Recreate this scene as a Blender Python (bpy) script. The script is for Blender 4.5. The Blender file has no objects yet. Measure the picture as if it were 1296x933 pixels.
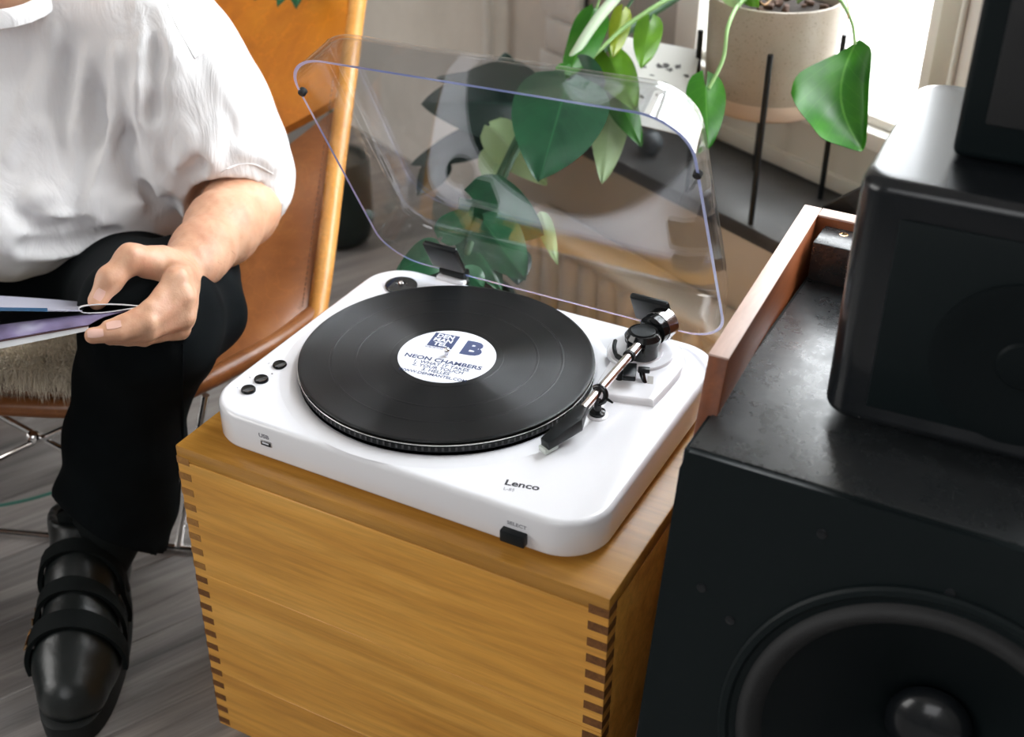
import bpy, bmesh, math, random
import numpy as np
from mathutils import Vector, Matrix, noise as mnoise

# ------------------------------------------------------------------ camera, world, exposure
SC = bpy.context.scene
COL = SC.collection
CAM = np.array([0.5747, -0.9550, 1.1482])
ROT = (1.0076, -0.0074, 0.4870)
FPX = 1628.4
cd = bpy.data.cameras.new('camera')
cd.sensor_fit = 'HORIZONTAL'; cd.sensor_width = 36.0; cd.lens = FPX / 1296.0 * 36.0
cd.clip_start = 0.02; cd.clip_end = 60
cd.dof.use_dof = True; cd.dof.focus_distance = 1.27; cd.dof.aperture_fstop = 4.5
cam = bpy.data.objects.new('camera', cd); COL.objects.link(cam)
cam.location = CAM.tolist(); cam.rotation_euler = ROT
SC.camera = cam
SC.view_settings.view_transform = 'Standard'; SC.view_settings.look = 'None'
SC.view_settings.gamma = 1.0; SC.view_settings.exposure = 0.3
W = bpy.data.worlds.new('overcast_sky'); SC.world = W; W.use_nodes = True
bg = W.node_tree.nodes['Background']; bg.inputs[0].default_value = (0.93, 0.97, 1.0, 1); bg.inputs[1].default_value = 8.0

def area(name, loc, target, sx, sy, power, col=(1, 1, 1)):
    l = bpy.data.lights.new(name, 'AREA'); l.shape = 'RECTANGLE'; l.size = sx; l.size_y = sy
    l.energy = power; l.color = col
    o = bpy.data.objects.new(name, l); COL.objects.link(o); o.location = loc
    o.rotation_euler = (Vector(target) - Vector(loc)).to_track_quat('-Z', 'Y').to_euler()
    return o
# window wall frame: U runs along the wall, N points into the room, S0 is a point on the sill's front edge
U = np.array([0.898, -0.440, 0.0]); N = np.array([-0.440, -0.898, 0.0]); S0 = np.array([0.071, 0.638, 0.0])
def wl(u, n, z): return S0 + U * u + N * n + np.array([0, 0, z])
area('window_daylight', wl(0.6, -0.75, 2.2).tolist(), wl(0.2, 0.7, 0.4).tolist(), 2.2, 1.6, 60, (0.93, 0.97, 1.0))
area('left_fill_light', wl(-1.6, 3.4, 1.7).tolist(), wl(-0.6, 0.0, 0.5).tolist(), 2.6, 1.5, 48, (1.0, 0.985, 0.96))  # fill lamp added to lift the back wall; no window stands here
area('front_fill_light', (0.6, -3.0, 2.1), (-0.2, 0.0, 0.4), 1.8, 1.5, 20, (0.97, 0.98, 1.0))  # unseen soft fill lamp, added behind the camera inside the closed room

# ------------------------------------------------------------------ helpers
def rotm(r):
    rx, ry, rz = r
    c, s = math.cos, math.sin
    return (np.array([[c(rz), -s(rz), 0], [s(rz), c(rz), 0], [0, 0, 1]])
            @ np.array([[c(ry), 0, s(ry)], [0, 1, 0], [-s(ry), 0, c(ry)]])
            @ np.array([[1, 0, 0], [0, c(rx), -s(rx)], [0, s(rx), c(rx)]]))
RM = rotm(ROT)
def at(px, py, d):
    """survey point: bearing (px, py) and distance d from the surveying station"""
    return CAM + RM @ np.array([(px - 648) / FPX, -(py - 466.5) / FPX, -1.0]) * d
def atz(px, py, z):
    r = RM @ np.array([(px - 648) / FPX, -(py - 466.5) / FPX, -1.0]); return CAM + r * (z - CAM[2]) / r[2]

def link(name, me, mat=None, parent=None, smooth=False):
    o = bpy.data.objects.new(name, me); COL.objects.link(o)
    if mat is not None:
        for m in (mat if isinstance(mat, (list, tuple)) else [mat]): me.materials.append(m)
    if parent is not None: o.parent = parent
    if smooth:
        me.polygons.foreach_set('use_smooth', [True] * len(me.polygons))
    return o
def tag(o, label=None, cat=None, group=None, kind=None):
    if label: o['label'] = label
    if cat: o['category'] = cat
    if group: o['group'] = group
    if kind: o['kind'] = kind
    return o
def empty(name, loc, label, cat, group=None):
    o = bpy.data.objects.new(name, None); COL.objects.link(o); o.location = [float(v) for v in loc]
    o.empty_display_size = 0.02
    bpy.context.view_layer.update()
    return tag(o, label, cat, group)
def child(o, parent):
    """parent a world-space mesh to its empty without moving it"""
    o.parent = parent
    m = Matrix.Identity(4); p = parent
    while p is not None:
        m = (p.matrix_parent_inverse @ p.matrix_basis if p.parent else p.matrix_basis) @ m; p = p.parent
    o.matrix_parent_inverse = m.inverted()
    return o

class MB:
    def __init__(s): s.v = []; s.f = []; s.mi = []; s.cm = 0
    def add(s, v, f):
        b = len(s.v); s.v += [tuple(map(float, p)) for p in v]
        s.f += [tuple(b + i for i in q) for q in f]; s.mi += [s.cm] * len(f); return s
    def box(s, c, size, R=None):
        hx, hy, hz = [k / 2 for k in size]
        v = [np.array([x * hx, y * hy, z * hz]) for x in (-1, 1) for y in (-1, 1) for z in (-1, 1)]
        if R is not None: v = [R @ p for p in v]
        v = [p + np.array(c) for p in v]
        return s.add(v, [(0, 1, 3, 2), (4, 6, 7, 5), (0, 4, 5, 1), (2, 3, 7, 6), (0, 2, 6, 4), (1, 5, 7, 3)])
    def loft(s, rings, cap0=True, cap1=True, closed=True):
        n = len(rings[0]); v = [p for r in rings for p in r]; f = []
        for i in range(len(rings) - 1):
            for j in range(n if closed else n - 1):
                k = (j + 1) % n
                f.append((i * n + j, i * n + k, (i + 1) * n + k, (i + 1) * n + j))
        if cap0: f.append(tuple(range(n))[::-1])
        if cap1: f.append(tuple((len(rings) - 1) * n + j for j in range(n)))
        return s.add(v, f)
    def tube(s, path, rad, n=12, cap=True):
        P = [np.array(p, float) for p in path]; rr = rad if hasattr(rad, '__len__') else [rad] * len(P)
        T = []
        for i in range(len(P)):
            t = P[min(i + 1, len(P) - 1)] - P[max(i - 1, 0)]; T.append(t / np.linalg.norm(t))
        a = np.array([0, 0, 1.0]) if abs(T[0][2]) < 0.9 else np.array([1.0, 0, 0])
        x = np.cross(T[0], a); x /= np.linalg.norm(x); rings = []
        for i, p in enumerate(P):
            x = x - T[i] * (x @ T[i]); x /= np.linalg.norm(x); y = np.cross(T[i], x)
            rings.append([p + (x * math.cos(q) + y * math.sin(q)) * rr[i] for q in [2 * math.pi * k / n for k in range(n)]])
        return s.loft(rings, cap, cap)
    def lathe(s, c, prof, n=48, axis=(0, 0, 1), caps=True):
        """prof: (r, h) list along the axis"""
        ax = np.array(axis, float); ax /= np.linalg.norm(ax)
        a = np.array([1.0, 0, 0]) if abs(ax[0]) < 0.9 else np.array([0, 1.0, 0])
        x = np.cross(ax, a); x /= np.linalg.norm(x); y = np.cross(ax, x); c = np.array(c, float)
        rings = [[c + ax * h + (x * math.cos(q) + y * math.sin(q)) * max(r, 1e-5) for q in [2 * math.pi * k / n for k in range(n)]] for r, h in prof]
        return s.loft(rings, caps, caps)
    def build(s, name, mat=None, parent=None, smooth=False, bevel=0, seg=2, sub=0, angle=40, uv=None):
        me = bpy.data.meshes.new(name); me.from_pydata(s.v, [], s.f)
        if bevel or sub or True:
            bm = bmesh.new(); bm.from_mesh(me)
            bmesh.ops.recalc_face_normals(bm, faces=bm.faces)
            if bevel:
                es = [e for e in bm.edges if len(e.link_faces) == 2 and e.calc_face_angle(0) > math.radians(30)]
                bmesh.ops.bevel(bm, geom=es, offset=bevel, segments=seg, affect='EDGES', profile=0.5)
            bm.to_mesh(me); bm.free()
        if not bevel: me.polygons.foreach_set('material_index', s.mi)
        if smooth or bevel:
            me.polygons.foreach_set('use_smooth', [True] * len(me.polygons))
            try: me.set_sharp_from_angle(angle=math.radians(angle))
            except Exception: pass
        o = link(name, me, mat)
        if parent is not None: child(o, parent)
        return o
def spline(P, k=8):
    P = [np.array(p, float) for p in P]; out = []
    for i in range(len(P) - 1):
        p0 = P[max(i - 1, 0)]; p1 = P[i]; p2 = P[i + 1]; p3 = P[min(i + 2, len(P) - 1)]
        for j in range(k):
            t = j / k
            out.append(0.5 * ((2 * p1) + (-p0 + p2) * t + (2 * p0 - 5 * p1 + 4 * p2 - p3) * t * t + (-p0 + 3 * p1 - 3 * p2 + p3) * t ** 3))
    out.append(P[-1]); return out
def rrect(x0, x1, y0, y1, r, k=8):
    pts = []
    for cx, cy, a0 in ((x1 - r, y1 - r, 0), (x0 + r, y1 - r, 90), (x0 + r, y0 + r, 180), (x1 - r, y0 + r, 270)):
        for i in range(k + 1):
            a = math.radians(a0 + 90 * i / k); pts.append((cx + r * math.cos(a), cy + r * math.sin(a)))
    return pts
def grid_sheet(rows, kx=6, ky=6, thick=0.01, bulge=None):
    """smooth curved panel through a grid of control points, with real thickness"""
    R = [spline(r, kx) for r in rows]; cols = list(zip(*R)); G = np.array([spline(c, ky) for c in cols])  # [nx, ny, 3]
    nx, ny = G.shape[:2]
    du = np.gradient(G, axis=0); dv = np.gradient(G, axis=1); nn = np.cross(du, dv); nn /= np.linalg.norm(nn, axis=2, keepdims=True) + 1e-9
    A = G + nn * thick / 2; B = G - nn * thick / 2
    v = list(A.reshape(-1, 3)) + list(B.reshape(-1, 3)); o = nx * ny; f = []
    for i in range(nx - 1):
        for j in range(ny - 1):
            a, b, c, d = i * ny + j, (i + 1) * ny + j, (i + 1) * ny + j + 1, i * ny + j + 1
            f += [(a, b, c, d), (o + d, o + c, o + b, o + a)]
    for i in range(nx - 1):
        a, b = i * ny, (i + 1) * ny; f.append((a, o + a, o + b, b)); a, b = a + ny - 1, b + ny - 1; f.append((b, o + b, o + a, a))
    for j in range(ny - 1):
        a, b = j, j + 1; f.append((b, o + b, o + a, a)); a, b = (nx - 1) * ny + j, (nx - 1) * ny + j + 1; f.append((a, o + a, o + b, b))
    return MB().add(v, f)

# ------------------------------------------------------------------ materials
def mat(name, col=(0.8, 0.8, 0.8), rough=0.5, metal=0.0, spec=0.5, **kw):
    m = bpy.data.materials.new(name); m.use_nodes = True; b = m.node_tree.nodes['Principled BSDF']
    b.inputs['Base Color'].default_value = (*col, 1); b.inputs['Roughness'].default_value = rough
    b.inputs['Metallic'].default_value = metal; b.inputs['Specular IOR Level'].default_value = spec
    for k, v in kw.items(): b.inputs[k.replace('_', ' ')].default_value = v
    return m
def nt(m): return m.node_tree.nodes, m.node_tree.links, m.node_tree.nodes['Principled BSDF']
def coords(m, scale=(1, 1, 1), rot=(0, 0, 0), kind='Object'):
    n, l, b = nt(m); tc = n.new('ShaderNodeTexCoord'); mp = n.new('ShaderNodeMapping')
    mp.inputs['Scale'].default_value = scale; mp.inputs['Rotation'].default_value = rot
    l.new(tc.outputs[kind], mp.inputs[0]); return mp.outputs[0]
def noise(m, vec, scale, detail=4, rough=0.55, dist=0):
    n, l, b = nt(m); t = n.new('ShaderNodeTexNoise'); t.inputs['Scale'].default_value = scale
    t.inputs['Detail'].default_value = detail; t.inputs['Roughness'].default_value = rough; t.inputs['Distortion'].default_value = dist
    if vec is not None: l.new(vec, t.inputs['Vector'])
    return t.outputs['Fac']
def ramp(m, fac, stops):
    n, l, b = nt(m); r = n.new('ShaderNodeValToRGB'); e = r.color_ramp.elements
    while len(e) < len(stops): e.new(0.5)
    for k, (p, c) in enumerate(stops): e[k].position = p; e[k].color = (*c, 1) if len(c) == 3 else c
    l.new(fac, r.inputs[0]); return r.outputs[0]
def mixc(m, a, b_, fac, mode='MIX'):
    n, l, b = nt(m); x = n.new('ShaderNodeMix'); x.data_type = 'RGBA'; x.blend_type = mode
    for sock, val in ((x.inputs[0], fac), (x.inputs[6], a), (x.inputs[7], b_)):
        if hasattr(val, 'is_output'): l.new(val, sock)
        else: sock.default_value = val if not hasattr(val, '__len__') else (*val, 1)
    return x.outputs[2]
def bump(m, fac, strength=0.2, dist=0.002):
    n, l, b = nt(m); x = n.new('ShaderNodeBump'); x.inputs['Strength'].default_value = strength
    x.inputs['Distance'].default_value = dist; l.new(fac, x.inputs['Height']); l.new(x.outputs[0], b.inputs['Normal']); return x
def setc(m, c): n, l, b = nt(m); l.new(c, b.inputs['Base Color'])
def setr(m, c): n, l, b = nt(m); l.new(c, b.inputs['Roughness'])

def wood(name, dark, mid, light, grain=(1.5, 28, 28), rough=0.42, seed=0.0, figure=1.0):
    m = mat(name, mid, rough); n, l, b = nt(m)
    tc = n.new('ShaderNodeTexCoord'); oi = n.new('ShaderNodeObjectInfo'); ad = n.new('ShaderNodeVectorMath'); ad.operation = 'ADD'
    cb = n.new('ShaderNodeCombineXYZ'); ml = n.new('ShaderNodeMath'); ml.operation = 'MULTIPLY'; ml.inputs[1].default_value = 7.3
    l.new(oi.outputs['Random'], ml.inputs[0])
    for k in range(3): l.new(ml.outputs[0], cb.inputs[k])
    l.new(tc.outputs['Object'], ad.inputs[0]); l.new(cb.outputs[0], ad.inputs[1])
    mp = n.new('ShaderNodeMapping'); mp.inputs['Scale'].default_value = grain; mp.inputs['Location'].default_value = (seed, seed, seed); l.new(ad.outputs[0], mp.inputs[0])
    f1 = noise(m, mp.outputs[0], 1.2, 5, 0.6, 0.9 * figure); f2 = noise(m, mp.outputs[0], 7.0, 3, 0.6, 0.2)
    c1 = ramp(m, f1, [(0.25, dark), (0.5, mid), (0.75, light)])
    c2 = ramp(m, f2, [(0.3, (0.72, 0.72, 0.72)), (0.62, (1.06, 1.06, 1.06))])
    c = mixc(m, c1, c2, 0.55, 'MULTIPLY')
    v = ramp(m, oi.outputs['Random'], [(0.0, (0.86, 0.86, 0.86)), (1.0, (1.12, 1.12, 1.12))])
    setc(m, mixc(m, c, v, 0.6, 'MULTIPLY')); bump(m, f2, 0.12, 0.0006)
    return m
def thin_fresnel(n, l, ior):
    # the same reflectance from either face of a clear sheet
    g = n.new('ShaderNodeNewGeometry'); mr = n.new('ShaderNodeMapRange'); mr.inputs[3].default_value = ior; mr.inputs[4].default_value = 1.0 / ior
    l.new(g.outputs['Backfacing'], mr.inputs[0]); fr = n.new('ShaderNodeFresnel'); l.new(mr.outputs[0], fr.inputs[0]); return fr
def acrylic():
    m = bpy.data.materials.new('clear_acrylic'); m.use_nodes = True; n, l = m.node_tree.nodes, m.node_tree.links
    n.clear(); o = n.new('ShaderNodeOutputMaterial'); t = n.new('ShaderNodeBsdfTransparent'); g = n.new('ShaderNodeBsdfGlossy'); x = n.new('ShaderNodeMixShader')
    t.inputs[0].default_value = (0.945, 0.953, 0.965, 1); g.inputs['Roughness'].default_value = 0.015; g.inputs[0].default_value = (1, 1, 1, 1)
    fr = thin_fresnel(n, l, 1.62)
    l.new(fr.outputs[0], x.inputs[0]); l.new(t.outputs[0], x.inputs[1]); l.new(g.outputs[0], x.inputs[2]); l.new(x.outputs[0], o.inputs[0])
    return m
def clear_edge():
    m = mat('acrylic_edge', (0.36, 0.44, 0.88), 0.25); n, l, b = nt(m); b.inputs['Transmission Weight'].default_value = 0.25
    return m

M = {}
M['white_plastic'] = mat('white_lacquer', (0.84, 0.84, 0.87), 0.16, Coat_Weight=0.5, Coat_Roughness=0.04)
M['black_plastic'] = mat('black_plastic', (0.005, 0.007, 0.008), 0.38, spec=0.3)
M['gloss_black'] = mat('gloss_black', (0.006, 0.007, 0.008), 0.07)
M['rubber'] = mat('black_rubber', (0.012, 0.013, 0.014), 0.7)
M['chrome'] = mat('chrome', (0.85, 0.83, 0.82), 0.12, 1.0)
M['arm_metal'] = mat('satin_rose_chrome', (0.88, 0.80, 0.77), 0.18, 1.0)
M['brass'] = mat('warm_brass', (0.72, 0.48, 0.26), 0.25, 1.0)
M['ink'] = mat('dark_ink', (0.012, 0.012, 0.018), 0.6)
M['grey_ink'] = mat('grey_ink', (0.22, 0.22, 0.25), 0.6)
M['blue_ink'] = mat('blue_ink', (0.045, 0.062, 0.145), 0.6)
M['paper'] = mat('label_paper', (0.76, 0.77, 0.83), 0.65)
M['acrylic'] = acrylic(); M['acrylic_edge'] = clear_edge()
M['honey'] = wood('honey_maple', (0.54, 0.235, 0.036), (0.72, 0.35, 0.062), (0.86, 0.46, 0.105), (1.6, 22, 22), 0.38)
M['honey_end'] = wood('maple_end_grain', (0.10, 0.036, 0.008), (0.17, 0.064, 0.014), (0.24, 0.10, 0.025), (120, 60, 120), 0.55)
M['honey_end_pale'] = wood('worn_end_grain', (0.30, 0.13, 0.03), (0.38, 0.175, 0.042), (0.47, 0.23, 0.06), (90, 60, 90), 0.5)
M['honey_top'] = wood('honey_maple_top', (0.40, 0.175, 0.028), (0.55, 0.265, 0.048), (0.68, 0.36, 0.085), (1.6, 22, 22), 0.27)
M['red_wood'] = wood('reddish_veneer', (0.13, 0.034, 0.009), (0.19, 0.052, 0.015), (0.25, 0.078, 0.024), (20, 2, 20), 0.4)
M['glare_edge'] = wood('window_glare_edge', (0.52, 0.34, 0.28), (0.62, 0.43, 0.36), (0.70, 0.52, 0.45), (14, 2, 14), 0.45)  # window reflection on the rim tops, painted in as pale pink wood
def floor_mat():
    m = mat('grey_oak_laminate', (0.2, 0.19, 0.18), 0.38); n, l, b = nt(m)
    tc = n.new('ShaderNodeTexCoord'); oi = n.new('ShaderNodeObjectInfo'); cb = n.new('ShaderNodeCombineXYZ'); ad = n.new('ShaderNodeVectorMath'); ad.operation = 'ADD'
    ml = n.new('ShaderNodeMath'); ml.operation = 'MULTIPLY'; ml.inputs[1].default_value = 9.7; l.new(oi.outputs['Random'], ml.inputs[0])
    l.new(ml.outputs[0], cb.inputs[0]); l.new(ml.outputs[0], cb.inputs[1]); l.new(tc.outputs['Object'], ad.inputs[0]); l.new(cb.outputs[0], ad.inputs[1])
    mp = n.new('ShaderNodeMapping'); mp.inputs['Scale'].default_value = (3.2, 60, 10); l.new(ad.outputs[0], mp.inputs[0])
    a = noise(m, mp.outputs[0], 1.0, 6, 0.68, 0.6); c = noise(m, mp.outputs[0], 0.25, 3, 0.5, 0.4)
    ca = ramp(m, a, [(0.26, (0.14, 0.133, 0.13)), (0.5, (0.30, 0.285, 0.275)), (0.74, (0.45, 0.43, 0.41))])
    cc = ramp(m, c, [(0.3, (0.62, 0.63, 0.65)), (0.7, (1.12, 1.10, 1.08))])
    x = mixc(m, ca, cc, 0.8, 'MULTIPLY')
    v = ramp(m, oi.outputs['Random'], [(0.0, (0.78, 0.8, 0.82)), (1.0, (1.15, 1.12, 1.1))])
    setc(m, mixc(m, x, v, 1.0, 'MULTIPLY')); bump(m, a, 0.25, 0.0008); return m
M['floor'] = floor_mat()
M['joint'] = mat('dark_joint', (0.03, 0.03, 0.03), 0.8)
def plaster(name, c0, c1, scale=6, bs=0.5):
    m = mat(name, c0, 0.85); v = coords(m); f = noise(m, v, scale, 6, 0.6); g = noise(m, v, scale * 7, 5, 0.65)
    setc(m, ramp(m, f, [(0.3, c1), (0.62, c0)])); bump(m, g, bs, 0.006); return m
M['plaster'] = plaster('rough_plaster', (0.74, 0.685, 0.61), (0.63, 0.58, 0.51), 5)
M['white_brick'] = plaster('whitewashed_brick', (0.92, 0.90, 0.86), (0.80, 0.77, 0.72), 9, 0.8)
M['beige_wall'] = plaster('beige_wall_paint', (0.50, 0.45, 0.37), (0.45, 0.40, 0.33), 3, 0.2)
M['ceiling'] = mat('ceiling_paint', (0.52, 0.51, 0.49), 0.9); M['far_wall'] = mat('dim_room_wall', (0.26, 0.25, 0.24), 0.9)
M['frame_white'] = mat('window_frame_gloss_white', (0.80, 0.79, 0.74), 0.3)
M['panel_cream'] = mat('cream_apron_paint', (0.56, 0.54, 0.46), 0.4)
M['grey_panel'] = mat('grey_reveal_paint', (0.42, 0.40, 0.37), 0.6)
M['radiator'] = mat('cream_radiator_enamel', (0.68, 0.60, 0.48), 0.3)
def slate():
    m = mat('dark_slate', (0.03, 0.03, 0.03), 0.42); v = coords(m); f = noise(m, v, 14, 7, 0.7, 0.5); g = noise(m, v, 60, 4)
    setc(m, ramp(m, f, [(0.3, (0.018, 0.018, 0.018)), (0.62, (0.045, 0.043, 0.041)), (0.85, (0.12, 0.12, 0.115))]))
    setr(m, ramp(m, f, [(0.3, (0.35,) * 3), (0.8, (0.6,) * 3)])); bump(m, g, 0.2, 0.001); return m
M['slate'] = slate()
def window_glass():
    m = bpy.data.materials.new('window_glass'); m.use_nodes = True; n, l = m.node_tree.nodes, m.node_tree.links
    n.clear(); o = n.new('ShaderNodeOutputMaterial'); t = n.new('ShaderNodeBsdfTransparent'); g = n.new('ShaderNodeBsdfGlossy'); x = n.new('ShaderNodeMixShader')
    g.inputs['Roughness'].default_value = 0.0; fr = thin_fresnel(n, l, 1.45)
    l.new(fr.outputs[0], x.inputs[0]); l.new(t.outputs[0], x.inputs[1]); l.new(g.outputs[0], x.inputs[2]); l.new(x.outputs[0], o.inputs[0]); return m
M['glass'] = window_glass()
def leather(name, c0, c1, c2, rough=0.32):
    m = mat(name, c1, rough); v = coords(m); f = noise(m, v, 7, 5, 0.6, 0.8); g = noise(m, v, 90, 4, 0.6)
    n, l, b = nt(m); vo = n.new('ShaderNodeTexVoronoi'); vo.feature = 'DISTANCE_TO_EDGE'; vo.inputs['Scale'].default_value = 9
    mp = n.new('ShaderNodeVectorMath'); mp.operation = 'ADD'; nv = n.new('ShaderNodeTexNoise'); nv.inputs['Scale'].default_value = 5; nv.inputs['Detail'].default_value = 5
    l.new(v, nv.inputs['Vector']); l.new(v, mp.inputs[0]); l.new(nv.outputs['Color'], mp.inputs[1]); l.new(mp.outputs[0], vo.inputs['Vector'])
    cr = ramp(m, vo.outputs['Distance'], [(0.0, (1.22, 1.2, 1.15)), (0.035, (1, 1, 1))])
    base = ramp(m, f, [(0.28, c0), (0.5, c1), (0.74, c2)])
    setc(m, mixc(m, base, cr, 0.8, 'MULTIPLY')); bump(m, g, 0.15, 0.0012); setr(m, ramp(m, f, [(0.3, (rough + 0.1,) * 3), (0.7, (rough - 0.05,) * 3)])); return m
M['leather'] = leather('cognac_leather', (0.40, 0.11, 0.006), (0.58, 0.185, 0.010), (0.68, 0.25, 0.02))
M['leather_worn'] = leather('worn_brown_leather', (0.17, 0.055, 0.016), (0.27, 0.095, 0.028), (0.37, 0.155, 0.055))
M['leather_pipe'] = leather('tan_leather_piping', (0.50, 0.21, 0.045), (0.62, 0.28, 0.065), (0.70, 0.36, 0.11), 0.25)
M['stitch'] = mat('dark_stitching', (0.10, 0.035, 0.012), 0.8)
def fabric(name, c, amt=0.9, sc=900, rough=0.95, sheen=0.1):
    m = mat(name, c, rough, spec=0.1, Sheen_Weight=sheen); v = coords(m); g = noise(m, v, sc, 2, 0.5); h = noise(m, v, 18, 4)
    setc(m, ramp(m, h, [(0.3, tuple(k * amt for k in c)), (0.7, c)])); bump(m, g, 0.25, 0.0006); return m
M['tshirt'] = fabric('white_cotton_jersey', (0.80, 0.79, 0.79), 0.96)
_b = M['tshirt'].node_tree.nodes['Bump']; _w = M['tshirt'].node_tree.nodes.new('ShaderNodeBump'); _w.inputs['Strength'].default_value = 0.55; _w.inputs['Distance'].default_value = 0.012
M['tshirt'].node_tree.links.new(noise(M['tshirt'], coords(M['tshirt'], (9, 9, 3.5)), 2.2, 4, 0.5, 1.2), _w.inputs['Height']); M['tshirt'].node_tree.links.new(_w.outputs[0], _b.inputs['Normal'])
M['trousers'] = fabric('black_wool_cloth', (0.0045, 0.0065, 0.0075), 0.6, 900, 0.95, 0.0)
def skin():
    m = mat('skin', (0.62, 0.36, 0.235), 0.48, Subsurface_Weight=0.12, Subsurface_Scale=0.01); v = coords(m)
    m.node_tree.nodes['Principled BSDF'].inputs['Subsurface Radius'].default_value = (1.0, 0.35, 0.2)
    f = noise(m, v, 26, 5, 0.6); g = noise(m, v, 420, 3, 0.6)
    setc(m, ramp(m, f, [(0.3, (0.53, 0.255, 0.155)), (0.55, (0.63, 0.355, 0.225)), (0.8, (0.68, 0.42, 0.285))])); bump(m, g, 0.35, 0.0008); return m
M['skin'] = skin(); M['nail'] = mat('finger_nail', (0.74, 0.46, 0.38), 0.25)
M['body_hair'] = mat('fine_arm_hair', (0.16, 0.08, 0.04), 0.6)
M['shoe'] = mat('black_shoe_leather', (0.006, 0.009, 0.009), 0.34); bump(M['shoe'], noise(M['shoe'], coords(M['shoe']), 40, 5), 0.35, 0.003)
M['suede'] = mat('black_suede', (0.005, 0.007, 0.007), 0.75, spec=0.15)
M['sole'] = mat('black_rubber_sole', (0.007, 0.009, 0.009), 0.6, spec=0.25)
M['fleece'] = mat('cream_fleece', (0.90, 0.80, 0.64), 0.9, Sheen_Weight=0.3)
def speaker_top():
    m = mat('scuffed_black_paint', (0.012, 0.014, 0.016), 0.3, spec=0.9); v = coords(m); f = noise(m, v, 26, 8, 0.75); g = noise(m, v, 160, 3)
    setr(m, ramp(m, f, [(0.30, (0.46,) * 3), (0.55, (0.26,) * 3), (0.8, (0.30,) * 3)])); setc(m, ramp(m, f, [(0.3, (0.009, 0.011, 0.012)), (0.75, (0.03, 0.034, 0.037))])); bump(m, g, 0.25, 0.0006); return m
M['speaker_top'] = speaker_top()
M['speaker_black'] = mat('satin_speaker_black', (0.004, 0.008, 0.009), 0.5, spec=0.2)
M['monitor_black'] = mat('moulded_speaker_black', (0.008, 0.010, 0.012), 0.25, spec=0.35, Coat_Weight=0.3, Coat_Roughness=0.12)
M['cone'] = mat('speaker_cone', (0.004, 0.007, 0.008), 0.5, spec=0.15)
def leafmat(name, c0, c1, trans=0.25, rough=0.35, vein=(0.35, 0.5, 0.12)):
    m = mat(name, c1, rough); n, l, b = nt(m); tc = n.new('ShaderNodeTexCoord'); sp = n.new('ShaderNodeSeparateXYZ'); l.new(tc.outputs['UV'], sp.inputs[0])
    f = noise(m, tc.outputs['Object'], 22, 3)
    base = ramp(m, f, [(0.3, c0), (0.7, c1)])
    def M_(op, a, b_=None):
        x = n.new('ShaderNodeMath'); x.operation = op
        for k, val in enumerate((a, b_)):
            if val is None: continue
            if hasattr(val, 'is_output'): l.new(val, x.inputs[k])
            else: x.inputs[k].default_value = val
        return x.outputs[0]
    au = M_('ABSOLUTE', M_('SUBTRACT', sp.outputs[0], 0.5))
    mid = ramp(m, au, [(0.0, (1, 1, 1)), (0.018, (0, 0, 0))])
    side = M_('ABSOLUTE', M_('SUBTRACT', M_('FRACT', M_('SUBTRACT', M_('MULTIPLY', sp.outputs[1], 7.0), M_('MULTIPLY', au, 5.0))), 0.5))
    sv = ramp(m, side, [(0.0, (0.5, 0.5, 0.5)), (0.05, (0, 0, 0))])
    c = mixc(m, base, vein, mid); c = mixc(m, c, vein, mixc(m, (0, 0, 0), sv, 0.45)); setc(m, c)
    if trans:
        t = n.new('ShaderNodeBsdfTranslucent'); l.new(c, t.inputs[0]); x = n.new('ShaderNodeMixShader'); x.inputs[0].default_value = trans
        o = n['Material Output']; l.new(b.outputs[0], x.inputs[1]); l.new(t.outputs[0], x.inputs[2]); l.new(x.outputs[0], o.inputs[0])
    return m
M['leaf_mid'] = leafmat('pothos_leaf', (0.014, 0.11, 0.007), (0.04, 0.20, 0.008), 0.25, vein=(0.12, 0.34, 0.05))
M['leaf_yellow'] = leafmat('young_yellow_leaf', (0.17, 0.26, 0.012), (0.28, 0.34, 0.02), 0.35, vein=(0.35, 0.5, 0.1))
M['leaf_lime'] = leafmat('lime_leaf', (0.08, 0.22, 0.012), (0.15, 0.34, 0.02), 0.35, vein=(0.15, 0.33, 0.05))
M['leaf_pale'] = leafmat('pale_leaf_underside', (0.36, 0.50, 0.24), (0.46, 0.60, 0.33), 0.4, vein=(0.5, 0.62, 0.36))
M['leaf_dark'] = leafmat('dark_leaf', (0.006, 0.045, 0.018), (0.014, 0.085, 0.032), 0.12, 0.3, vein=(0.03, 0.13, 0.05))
M['leaf_black'] = leafmat('blackish_leaf', (0.006, 0.018, 0.014), (0.010, 0.030, 0.022), 0.05, 0.3, vein=(0.012, 0.04, 0.03))  # near-black green leaf colour
M['stem'] = mat('green_stem', (0.22, 0.38, 0.13), 0.4); M['stem_pale'] = mat('pale_stem', (0.50, 0.62, 0.44), 0.4); M['stem_dark'] = mat('dark_stem', (0.035, 0.10, 0.04), 0.5)
M['root'] = mat('brown_root', (0.35, 0.20, 0.09), 0.7)
def pot_mat():
    m = mat('speckled_stoneware', (0.36, 0.30, 0.235), 0.42); v = coords(m); f = noise(m, v, 420, 2, 0.5); g = noise(m, v, 9, 4)
    c = ramp(m, g, [(0.3, (0.28, 0.235, 0.175)), (0.7, (0.36, 0.305, 0.235))]); s = ramp(m, f, [(0.30, (0.45, 0.38, 0.3)), (0.37, (1, 1, 1))])
    setc(m, mixc(m, c, s, 0.9, 'MULTIPLY')); bump(m, noise(m, coords(m, (4, 4, 220)), 3, 2), 0.15, 0.0008); return m
M['pot'] = pot_mat(); M['pot_bare'] = mat('unglazed_clay', (0.50, 0.39, 0.29), 0.75)
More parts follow.
